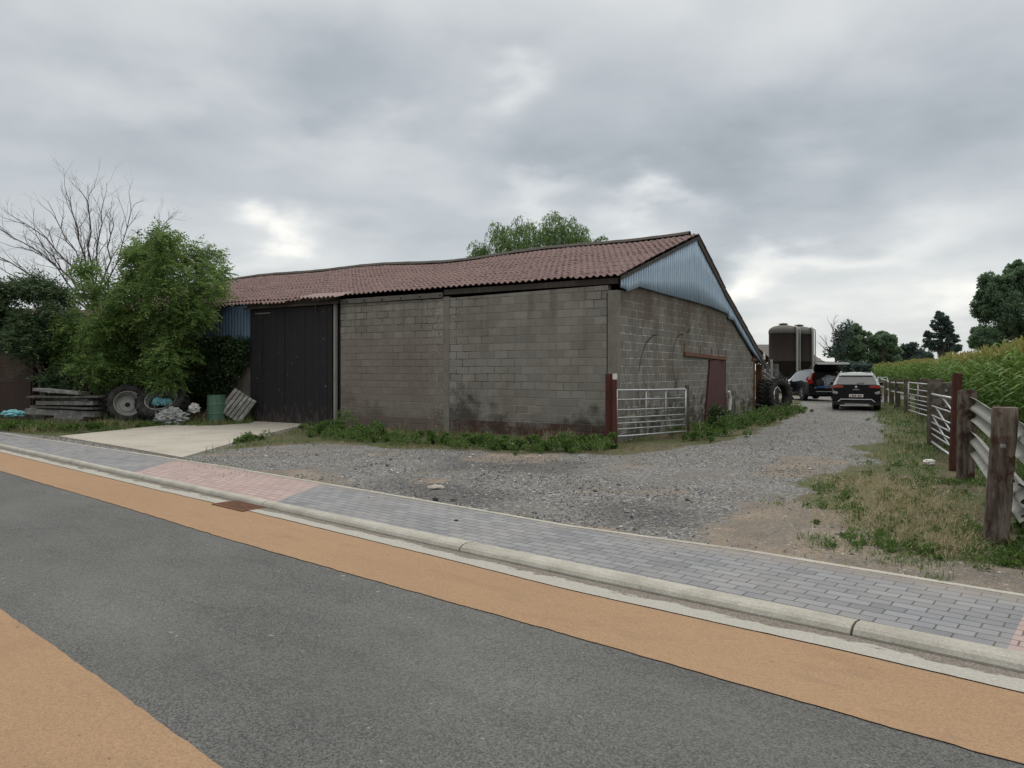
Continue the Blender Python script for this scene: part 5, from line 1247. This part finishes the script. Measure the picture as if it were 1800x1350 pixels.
for k, (px, py, sx, lb, mt) in enumerate([(765, 858, .12, 'flat pale stone lying on the gravel near the pavement', SLAB), (802, 916, .025, 'dark broken stone on the paving near the gravel edge', TYRE), (766, 878, .045, 'dark stone at the gravel edge beside the pale stone', TYRE), (797, 880, .04, 'grey stone lying at the back edge of the pavement', STONE)]):
    crumple('stone', lb, 'stone', Vector(P(px, py)) + Vector((0, 0, .01)), (sx, sx * .6, sx * .3), mt, .2, k * 3 + 1, 2, 1.5, group='loose larger stones')
# green drum
dr_ = empty('steel_drum', tuple(bz(380.5, YJ + .1)), 0, 'flaking pale green steel drum standing between the rubbish and the sliding door', 'drum')
mb = MB(); r_ = .268
prof = [(0, .0), (r_, .0), (r_ + .006, .02)]
for z in (.30, .58): prof += [(r_, z - .03), (r_ + .012, z), (r_, z + .03)]
prof += [(r_, .84), (r_ + .008, .86), (r_ - .01, .865), (r_ - .012, .84), (0, .84)]
mb.lathe(prof, 32); mb.build('shell', MINT, dr_, smooth=False); mb = MB(); mb.lathe([(.03, .84), (.03, .865), (.001, .866)], 10, c=(.15, -.05, 0)); mb.build('bung', RUST, dr_)
# leaning slab / pallet
pal = empty('pallet', tuple(bz(412, YJ + .25)), .1, 'weathered wooden pallet tilted against the wall beside the black door', 'pallet')
def palbox(nm, x, y, z, sx, sy, sz, mt):
    mb = MB(); M = Matrix.Rotation(R(33), 3, 'Y') @ Matrix.Rotation(R(-22), 3, 'X'); c = M @ Vector((x, y, z)); v = MB(); v.b6(x - sx / 2, x + sx / 2, y - sy / 2, y + sy / 2, z - sz / 2, z + sz / 2)
    vv_ = v.v[0] @ np.array(M).T + np.array([.08, 0, .52]); mb.add(vv_, v.f[0]); return mb.build(nm, mt, pal)
for k in range(6): palbox('board', -.33 + k * .132, -.05, 0, .10, .02, .86, PLANK)
for k in range(3): palbox('bearer', 0, -.0, -.38 + k * .38, .78, .075, .07, PLANKD)
palbox('edge_board', .385, .0, 0, .03, .12, .86, PLANK)
# sticks and hoses: one thing each
for k in range(9):
    px = rr.uniform(232, 355); c0 = Vector(Q(px, rr.uniform(738, 748), YJ - .7)); c0.z = max(.02, c0.z)
    c1 = c0 + Vector((rr.uniform(-.7, .7), rr.uniform(-.1, .4), rr.uniform(.05, .75))); c2 = c0.lerp(c1, .5) + Vector((rr.uniform(-.1, .1), 0, rr.uniform(0, .2)))
    mb = MB(); mb.tube([c0, c2, c1], [.016, .013, .008], 5); tag(mb.build('dead_branch', SLEEPG), 'thin dead branch lying in front of the tractor tyres', 'branch', 'dead branches before the tyres')
c0 = Vector(Q(340, 745, YJ - .6)); mb = MB(); mb.tube([(c0.x - .5, c0.y, .04), (c0.x + .1, c0.y - .1, .06), (c0.x + .75, c0.y - .05, .05)], .03, 6); tag(mb.build('dark_plank', TYRE), 'long dark bar lying along the edge of the apron below the rubbish', 'bar')
mb = MB(); s0 = Q(336, 738, YJ + .1)
st = empty('rubbish_stand', (s0[0], s0[1], 0), 0, 'small dark metal stand under the white twisted bag', 'stand')
mb.b6(-.14, .2, -.1, .15, .34, .37); mb.build('top', TYRE, st)
for sx_2, sy_2 in ((-.12, -.08), (.18, -.08), (-.12, .13), (.18, .13)): mb = MB(); mb.tube([(sx_2, sy_2, 0), (sx_2, sy_2, .34)], .015, 6); mb.build('leg', RUST, st)
# brick outbuilding at the left edge
BRK, t, b = material('sooty_brick', .95, spec=.1)
o_ = t.coord(); x, y, z = t.sep(o_); bc, bf = t.brick(t.comb(t.math('ADD', x, y), z, 0), .21, .065, .009, smooth=.3); n_ = t.noise(o_, 1.6, 5, .65)
cc = t.mix(bc, (.075, .052, .042), (.12, .085, .068)); cc = t.mix(bf, cc, (.11, .10, .085)); cc = t.mix(t.maprange(n_, .4, .65, 0, .8), cc, (.045, .038, .034)); t.put(b.inputs['Base Color'], cc); t.put(b.inputs['Normal'], t.bump(bf, .5, -.01))
xL = (-72 - CX) / F * 24.6
bb = empty('brick_outbuilding', ((58 - CX) / F * 24.6, 24.6, 0), 0, 'dark sooty brick outbuilding with a rust coloured lower panel at the left edge', 'building')
mb = MB(); mb.b6(-5.5, 0, 0, .25, -.1, 2.70); mb.build('wall', BRK, bb); mb = MB(); mb.b6(-.25, 0, .25, 5, -.1, 2.70); mb.build('wall', BRK, bb)
mb = MB(); mb.b6(-5.6, .06, -.08, .30, 2.703, 2.79); mb.build('coping', CONC, bb); mb = MB(); mb.b6(-1.35, -.04, -.06, -.004, .0, 1.25); mb.build('rusty_panel', mat_paint('dull_rusty_sheet', (.055, .038, .033), (.09, .055, .042), .9, 2), bb)
mb = MB(); mb.b6(-1.75, -1.42, -.22, -.003, -.1, 2.68); mb.build('pillar', mat_concrete('buff_brick_pillar', (.26, .20, .14), (.12, .09, .07), .5, 2), bb)
mb = MB(); mb.prism([(-.3, 2.82), (5.4, 2.82), (5.4, 2.9), (2.5, 3.9), (-.3, 2.9)], 0, -5.6, .0); mb.build('roof', ROOF, bb)
# small dark shrub in front of the side door
Yb = 21.2; cs = [Vector(Q(px, py, Yb)) for px, py in ((1258, 720), (1266, 728), (1252, 730), (1262, 738), (1272, 735), (1254, 742), (1268, 742))]
bs = Vector(bz(1262, Yb)); shr = empty('small_shrub', tuple(bs), 0, 'small dark shrub growing against the red side door', 'shrub')
quads_object('foliage', cloud_leaves([tuple(c - bs) for c in cs], [.17] * 7, 2400, .06, .04), 4, rng.random(2400), ELD, shr)
mb = MB()
for c in cs[:4]: mb.tube([(0, 0, 0), tuple((c - bs) * .5), tuple(c - bs)], [.015, .01, .004], 5)
mb.build('stem', BARK, shr)

# ------------------------------------------------------------------ cars
def carpaint(name, c, rough=.3, coat=.25):
    m, t, b = material(name, rough, .0, .22); b.inputs['Base Color'].default_value = (*c, 1); b.inputs['Coat Weight'].default_value = coat * .4; b.inputs['Coat Roughness'].default_value = .05
    n = t.noise(t.coord(), 3, 4, .6); t.put(b.inputs['Roughness'], t.maprange(n, .3, .7, rough, rough + .22)); return m
BLK = carpaint('black_car_paint', (.004, .004, .005)); SILV = carpaint('silver_roof_paint', (.42, .44, .45), .25); NAVY = carpaint('blue_black_car_paint', (.004, .0045, .007))
GLASS, t, b = material('tinted_car_glass', .05, spec=.6); b.inputs['Base Color'].default_value = (.02, .024, .027, 1); b.inputs['Coat Weight'].default_value = 1
PLAST, t, b = material('black_trim_plastic', .65, spec=.35); b.inputs['Base Color'].default_value = (.018, .018, .019, 1)
LAMP, t, b = material('red_tail_lamp', .12, spec=.6); b.inputs['Base Color'].default_value = (.30, .012, .010, 1); b.inputs['Coat Weight'].default_value = 1
CHROME, t, b = material('satin_chrome', .25, 1.0); b.inputs['Base Color'].default_value = (.62, .62, .63, 1)
PLATE, t, b = material('white_number_plate', .4); b.inputs['Base Color'].default_value = (.66, .66, .64, 1)
PRED, t, b = material('dark_red_plate_character', .5); b.inputs['Base Color'].default_value = (.18, .02, .02, 1)
def sect(y, w, zb, zbelt, wt, zt, crown=.03):
    """half-outline of one cross-section, bottom to roof centre"""
    pts = [(0, zb), (.80 * w, zb), (.95 * w, zb + .06), (w, zb + .22), (w * 1.0, (zb + zbelt) * .52), (w * .985, zbelt - .10), (w * .955, zbelt), (wt + (w * .955 - wt) * .42, zbelt + (zt - zbelt) * .52), (wt, zt - .075 * min(1, (zt - zbelt) * 2)), (wt * .86, zt - .015), (wt * .45, zt + crown * .7), (0, zt + crown)]
    return [(x, y, z) for x, z in pts]
def car_shell(root, secs, paint, roofm, cabin, rear_open=False):
    """loft: body below the belt, glass band, roof"""
    m_ = 12; full = []
    for s_ in secs:
        h = sect(*s_); full.append(h + [(-x, y, z) for x, y, z in h[-2:0:-1]])
    n = len(full); k_ = len(full[0])
    def part(name, mat, sel, thick=0):
        mb = MB(); V_ = [p for ring in full for p in ring]; used = {}; fs = []; vs = []
        for i in range(n - 1):
            for j in range(k_):
                if not sel(i, j if j < m_ - 1 else k_ - 1 - j): continue
                q = (i * k_ + j, i * k_ + (j + 1) % k_, (i + 1) * k_ + (j + 1) % k_, (i + 1) * k_ + j)
                fs.append(tuple(used.setdefault(a, len(used)) for a in q))
        vs = [None] * len(used)
        for a, b_ in used.items(): vs[b_] = V_[a]
        mb.add(vs, fs); o = mb.build(name, mat, root, smooth=True, fix=True)
        o.modifiers.new('sub', 'SUBSURF').render_levels = 1; return o
    body = part('body', paint, lambda i, j: j <= 5)
    glass = part('side_window', GLASS, lambda i, j: j in (6, 7) and cabin[0] <= i < cabin[1])
    part('roof', roofm, lambda i, j: (j >= 8 and cabin[0] <= i < cabin[1]))
    part('bonnet', paint, lambda i, j: j >= 6 and i >= cabin[2])
    part('windscreen', GLASS, lambda i, j: j >= 6 and cabin[1] <= i < cabin[2])
    return body, full
def wheel(root, x, y, r_, w_=.23):
    mb = MB(); M = Matrix.Rotation(math.pi / 2, 3, 'Y'); mb.lathe([(r_ * .62, -w_ / 2), (r_ * .92, -w_ / 2), (r_, -w_ * .38), (r_, w_ * .38), (r_ * .92, w_ / 2), (r_ * .62, w_ / 2)], 32, M=M); wh = mb.build('wheel', PLAST, root, smooth=True); wh.location = (x, y, r_); tag(wh)
    mb = MB(); mb.lathe([(r_ * .62, w_ * .47), (r_ * .6, w_ * .3), (.06, w_ * .36), (.001, w_ * .36)], 20, M=M if x > 0 else Matrix.Rotation(-math.pi / 2, 3, 'Y')); mb.build('rim', BLACKM, wh)
    mb = MB()
    for k in range(5):
        a = k * 2 * math.pi / 5; sg = 1 if x > 0 else -1; mb.tube([(sg * w_ * .44, .05 * math.cos(a), .05 * math.sin(a)), (sg * w_ * .46, r_ * .6 * math.cos(a), r_ * .6 * math.sin(a))], .022, 6)
    mb.build('spokes', GALV, wh)
def plane_poly(name, mat, parent, pts, y, th=.02, xmirror=False, tilt=None):
    """outline (x,z) on the rear face; y may vary with z through tilt=(z0,dy/dz)"""
    mb = MB(); n = len(pts)
    def yy_(z): return y + (0 if not tilt else (z - tilt[0]) * tilt[1])
    v = [(x, yy_(z), z) for x, z in pts] + [(x, yy_(z) + th, z) for x, z in pts]
    mb.add(v, [tuple(range(n)), tuple(range(2 * n - 1, n - 1, -1))] + [(i, i + n, (i + 1) % n + n, (i + 1) % n) for i in range(n)])
    return mb.build(name, mat, parent, fix=True, bevel=.004)

# nearer car, square to the camera's line of sight
def car_near():
    Y = 29.8; c = ((1505 - CX) / F * (Y + 2.1), Y + 2.1, 0); hd = -math.atan2((1505 - CX) / F, 1)
    root = empty('parked_car', c, hd, 'small black crossover car with silver roof, parked with its back to the road', 'car')
    secs = [(-2.10, .80, .34, .98, .60, 1.02, 0), (-2.06, .88, .28, 1.02, .66, 1.10, .0), (-1.92, .905, .24, 1.03, .63, 1.34, .0), (-1.72, .91, .22, 1.03, .61, 1.47, .02), (-1.2, .91, .20, 1.02, .62, 1.52, .03), (-.4, .91, .20, 1.0, .62, 1.53, .03),
            (.35, .91, .20, .98, .60, 1.49, .03), (1.15, .91, .20, .97, .66, 1.02, .03), (1.7, .89, .22, .88, .62, .92, .02), (2.0, .84, .26, .76, .55, .78, .0), (2.1, .7, .32, .6, .4, .62, 0)]
    car_shell(root, secs, BLK, SILV, (2, 6, 7))
    # rear face
    plane_poly('tailgate', BLK, root, [(-.80, .62), (.80, .62), (.86, .98), (.83, 1.03), (-.83, 1.03), (-.86, .98)], -2.135, .06)
    rw = plane_poly('rear_window', GLASS, root, [(-.74, 1.05), (.74, 1.05), (.66, 1.29), (.60, 1.40), (-.60, 1.40), (-.66, 1.29)], -2.09, .03, tilt=(1.05, .62))
    mb = MB(); mb.tube([(.02, -2.10, 1.10), (.30, -2.085, 1.12)], .010, 6); mb.build('wiper', BLACKM, rw)
    plane_poly('spoiler', SILV, root, [(-.66, 1.42), (.66, 1.42), (.61, 1.53), (-.61, 1.53)], -1.93, .26, tilt=(1.42, .8))
    for s_ in (-1, 1):
        plane_poly('rear_pillar', SILV, root, [(s_ * .745, 1.045), (s_ * .87, 1.035), (s_ * .665, 1.47), (s_ * .615, 1.42), (s_ * .675, 1.29)], -2.085, .05, tilt=(1.05, .62))
        plane_poly('tail_lamp', LAMP, root, [(s_ * .46, .93), (s_ * .88, .90), (s_ * .87, 1.01), (s_ * .50, 1.01)], -2.155, .04)
        plane_poly('reflector_trim', GALV, root, [(s_ * .66, .735), (s_ * .86, .80), (s_ * .87, .69), (s_ * .72, .66)], -2.165, .03)
        wheel(root, s_ * .79, -1.35, .34, .24); wheel(root, s_ * .79, 1.30, .34, .24)
        mb = MB(); mb.tube([(s_ * .585, -1.5, 1.555), (s_ * .585, -.4, 1.575), (s_ * .57, .3, 1.54)], .016, 6); mb.build('roof_rail', CHROME, root)
        mb = MB(); mb.b6(min(s_ * .90, s_ * 1.05), max(s_ * .90, s_ * 1.05), .55, .68, .98, 1.12); mb.build('mirror', BLK, root, bevel=.03)
    plane_poly('bumper', BLK, root, [(-.89, .40), (.89, .40), (.90, .70), (-.90, .70)], -2.15, .10)
    plane_poly('lower_bumper', PLAST, root, [(-.88, .22), (.88, .22), (.90, .41), (-.90, .41)], -2.13, .12)
    tr = plane_poly('bumper_trim', CHROME, root, [(-.58, .47), (.58, .47), (.70, .36), (.66, .34), (.56, .435), (-.56, .435), (-.66, .34), (-.70, .36)], -2.17, .03)
    plane_poly('skid_plate', CHROME, root, [(-.44, .245), (.50, .235), (.46, .265), (-.42, .27)], -2.16, .03)
    np_ = plane_poly('number_plate', PLATE, root, [(-.26, .545), (.26, .545), (.26, .655), (-.26, .655)], -2.175, .02)
    for k, (x0, w_) in enumerate([(-.225, .02), (-.165, .045), (-.105, .045), (-.045, .045), (.05, .04), (.105, .04), (.16, .04)]):
        mb = MB(); mb.b6(x0, x0 + w_, -2.179, -2.174, .568, .63); mb.b6(x0 + w_ * .3, x0 + w_ * .7, -2.1785, -2.1735, .575, .60); mb.build('character', PRED, np_)
    mb = MB(); mb.lathe([(.045, 0), (.045, .012), (.001, .014)], 16, c=(0, -2.14, .955), M=Matrix.Rotation(math.pi / 2, 3, 'X')); mb.build('badge', CHROME, root)
    mb = MB()
    for k in range(6): mb.b6(-.12 + k * .042, -.095 + k * .042, -2.139, -2.134, .835, .862)
    mb.build('lettering', CHROME, root)
    mb = MB(); mb.tube([(0, -1.35, 1.55), (0, -1.42, 1.62)], [.02, .006], 6); mb.build('antenna', BLK, root)
    return root
car_near()
def car_far():
    Y = 38.4; rx = (1452 - CX) / F * Y; hd = -R(2.0); fw = Vector((math.sin(-hd), math.cos(hd), 0)); c = Vector((rx, Y, 0)) + fw * 2.3
    root = empty('parked_car', tuple(c), hd, 'dark blue black SUV with its tailgate raised and a front door open, beside the silos', 'car')
    secs = [(-2.30, .86, .32, .96, .66, 1.50, .0), (-2.22, .92, .26, 1.0, .67, 1.58, .0), (-2.0, .94, .24, 1.02, .68, 1.62, .02), (-1.2, .95, .22, 1.02, .69, 1.66, .03), (-.3, .95, .22, 1.0, .68, 1.66, .03),
            (.35, .95, .22, .99, .66, 1.60, .03), (1.15, .94, .22, .99, .72, 1.08, .04), (1.8, .92, .24, .94, .66, .98, .03), (2.2, .88, .28, .82, .6, .84, .0), (2.34, .74, .34, .66, .5, .68, 0)]
    car_shell(root, secs, NAVY, NAVY, (0, 5, 6))
    # rear face: bumper, lamps, dark load bay
    plane_poly('bumper', NAVY, root, [(-.92, .34), (.92, .34), (.93, .70), (-.93, .70)], -2.37, .12); plane_poly('bumper_trim', CHROME, root, [(-.55, .50), (.55, .50), (.55, .53), (-.55, .53)], -2.385, .02)
    plane_poly('sill_trim', GALV, root, [(-.62, .70), (.62, .70), (.62, .745), (-.62, .745)], -2.375, .06)
    bay = plane_poly('load_bay', DARK, root, [(-.62, .75), (.62, .75), (.60, 1.52), (-.60, 1.52)], -2.325, .02)
    for s_ in (-1, 1):
        plane_poly('tail_lamp', LAMP, root, [(s_ * .64, .96), (s_ * .93, .90), (s_ * .94, 1.12), (s_ * .80, 1.20), (s_ * .735, 1.50), (s_ * .64, 1.50), (s_ * .70, 1.14)], -2.33, .04)
        mb = MB(); mb.prism([(-2.31, 1.04), (-2.1, 1.08), (-1.95, 1.14), (-2.1, 1.22), (-2.28, 1.30)], 0, min(s_ * .88, s_ * .925), max(s_ * .88, s_ * .925)); mb.build('lamp_wrap', LAMP, root)
        wheel(root, s_ * .83, -1.42, .37, .25); wheel(root, s_ * .83, 1.40, .37, .25)
    # tailgate raised: hinge at roof, panel sloping up and back
    mb = MB(); hy, hz = -2.18, 1.62
    pr = [(hy, hz), (hy - .30, hz + .28), (hy - .85, hz + .42), (hy - 1.12, hz + .34), (hy - 1.10, hz + .28), (hy - .82, hz + .33), (hy - .30, hz + .16), (hy - .02, hz - .08)]
    hw_ = [.62, .70, .80, .86, .86, .80, .70, .62]; n_p = len(pr)
    v = [(-w_, y, z) for w_, (y, z) in zip(hw_, pr)] + [(w_, y, z) for w_, (y, z) in zip(hw_, pr)]
    mb.add(v, [tuple(range(n_p)), tuple(range(2 * n_p - 1, n_p - 1, -1))] + [(i, i + n_p, (i + 1) % n_p + n_p, (i + 1) % n_p) for i in range(n_p)]); tg = mb.build('tailgate', NAVY, root, fix=True, bevel=.02)
    mb = MB(); mb.b6(-.80, .80, hy - 1.135, hy - 1.10, hz + .30, hz + .36); mb.build('tailgate_edge', SILV, tg)
    mb = MB(); mb.add([(-.7, hy - .28, hz + .285), (.7, hy - .28, hz + .285), (.78, hy - .85, hz + .428), (-.78, hy - .85, hz + .428), (-.7, hy - .28, hz + .295), (.7, hy - .28, hz + .295), (.78, hy - .85, hz + .44), (-.78, hy - .85, hz + .44)], [(0, 1, 2, 3), (7, 6, 5, 4), (0, 4, 5, 1), (1, 5, 6, 2), (2, 6, 7, 3), (3, 7, 4, 0)]); mb.build('rear_window', GLASS, tg)
    for s_ in (-1, 1): mb = MB(); mb.tube([(s_ * .60, hy - .1, 1.25), (s_ * .68, hy - .45, hz + .2)], .014, 6); mb.build('gas_strut', BLACKM, root)
    # open front door on the left side
    dmb = MB(); ang = R(62); hx_, hyy = -.95, .85
    dv_ = Vector((-math.sin(ang), -math.cos(ang), 0)); nv_ = Vector((math.cos(ang), -math.sin(ang), 0))
    def dp(u, z, o=0): return tuple(Vector((hx_, hyy, 0)) + dv_ * u + nv_ * o + Vector((0, 0, z)))
    prof_ = [(0, .35), (1.05, .35), (1.10, .98), (0, .98)]
    dmb.add([dp(u, z) for u, z in prof_] + [dp(u, z, .09) for u, z in prof_], [(0, 1, 2, 3), (7, 6, 5, 4), (0, 4, 5, 1), (1, 5, 6, 2), (2, 6, 7, 3), (3, 7, 4, 0)]); dr2 = dmb.build('front_door', NAVY, root, fix=True, bevel=.015)
    dmb = MB(); pf = [dp(0, .98, .04), dp(.55, 1.50, .04), dp(1.0, 1.55, .04), dp(1.08, .98, .04)]; dmb.tube(pf, .028, 6); dmb.build('window_frame', NAVY, dr2)
    dmb = MB(); q_ = [dp(.02, .98, .035), dp(.55, 1.48, .035), dp(1.0, 1.53, .035), dp(1.06, .98, .035)]; q2_ = [dp(.02, .98, .045), dp(.55, 1.48, .045), dp(1.0, 1.53, .045), dp(1.06, .98, .045)]
    dmb.add(q_ + q2_, [(0, 1, 2, 3), (7, 6, 5, 4), (0, 4, 5, 1), (1, 5, 6, 2), (2, 6, 7, 3), (3, 7, 4, 0)]); dmb.build('window', GLASS, dr2)
    dmb = MB(); dmb.b6(-1.17, -.97, .78, .92, 1.0, 1.14); dmb.build('mirror', GALV, root, bevel=.03)
    return root
cf = car_far(); bpy.context.view_layer.update(); MW = cf.matrix_world
CARGO = mat_paint('patterned_grey_cloth', (.40, .42, .45), (.08, .09, .11), .8, 9, streak=False, lim=(.45, .55), amt=.9)
BLUEC, t, b = material('blue_cloth', .8); b.inputs['Base Color'].default_value = (.03, .12, .42, 1)
ORNG, t, b = material('orange_red_cloth', .8); b.inputs['Base Color'].default_value = (.42, .07, .04, 1)
crumple('cargo_blanket', 'grey patterned blanket heaped in the load bay of the open SUV', 'blanket', MW @ Vector((.14, -2.42, 1.04)), (.42, .10, .30), CARGO, .2, 2, 4, 4)
crumple('cargo_bag', 'black rounded bag at the left of the load bay', 'bag', MW @ Vector((-.36, -2.46, .95)), (.19, .12, .22), PLAST, .12, 6)
crumple('cargo_cloth', 'blue cloth hanging over the boot sill', 'cloth', MW @ Vector((-.30, -2.46, .76)), (.20, .10, .06), BLUEC, .2, 7)
crumple('cargo_cloth', 'orange red cloth at the right of the load bay', 'cloth', MW @ Vector((.50, -2.46, 1.14)), (.15, .08, .09), ORNG, .2, 8)

# dark boarded screen and scrap beside the open bay
c = bz(1349, 30.2); sc = empty('board_screen', c, -.35, 'dark weathered board screen standing behind the tyres at the end of the barn', 'screen')
for k in range(5):
    mb = MB(); mb.box((-.36 + k * .18, rr.uniform(-.01, .01), .95), (.165, .03, 1.9 + rr.uniform(-.06, .06)), tilt=(0, rr.uniform(-.01, .01))); mb.build('board', SLEEPG if k % 2 else PLANKD, sc)
for z in (.4, 1.5): mb = MB(); mb.box((0, .045, z), (.95, .05, .09)); mb.build('rail', PLANKD, sc)
c = Q(1350, 712, 28.2); crumple('scrap_heap', 'dark heap of scrap rubber and soil under the standing tractor tyre', 'scrap', (c[0], c[1] + .5, .12), (.75, .4, .30), TYRE, .3, 31, 4, 3)
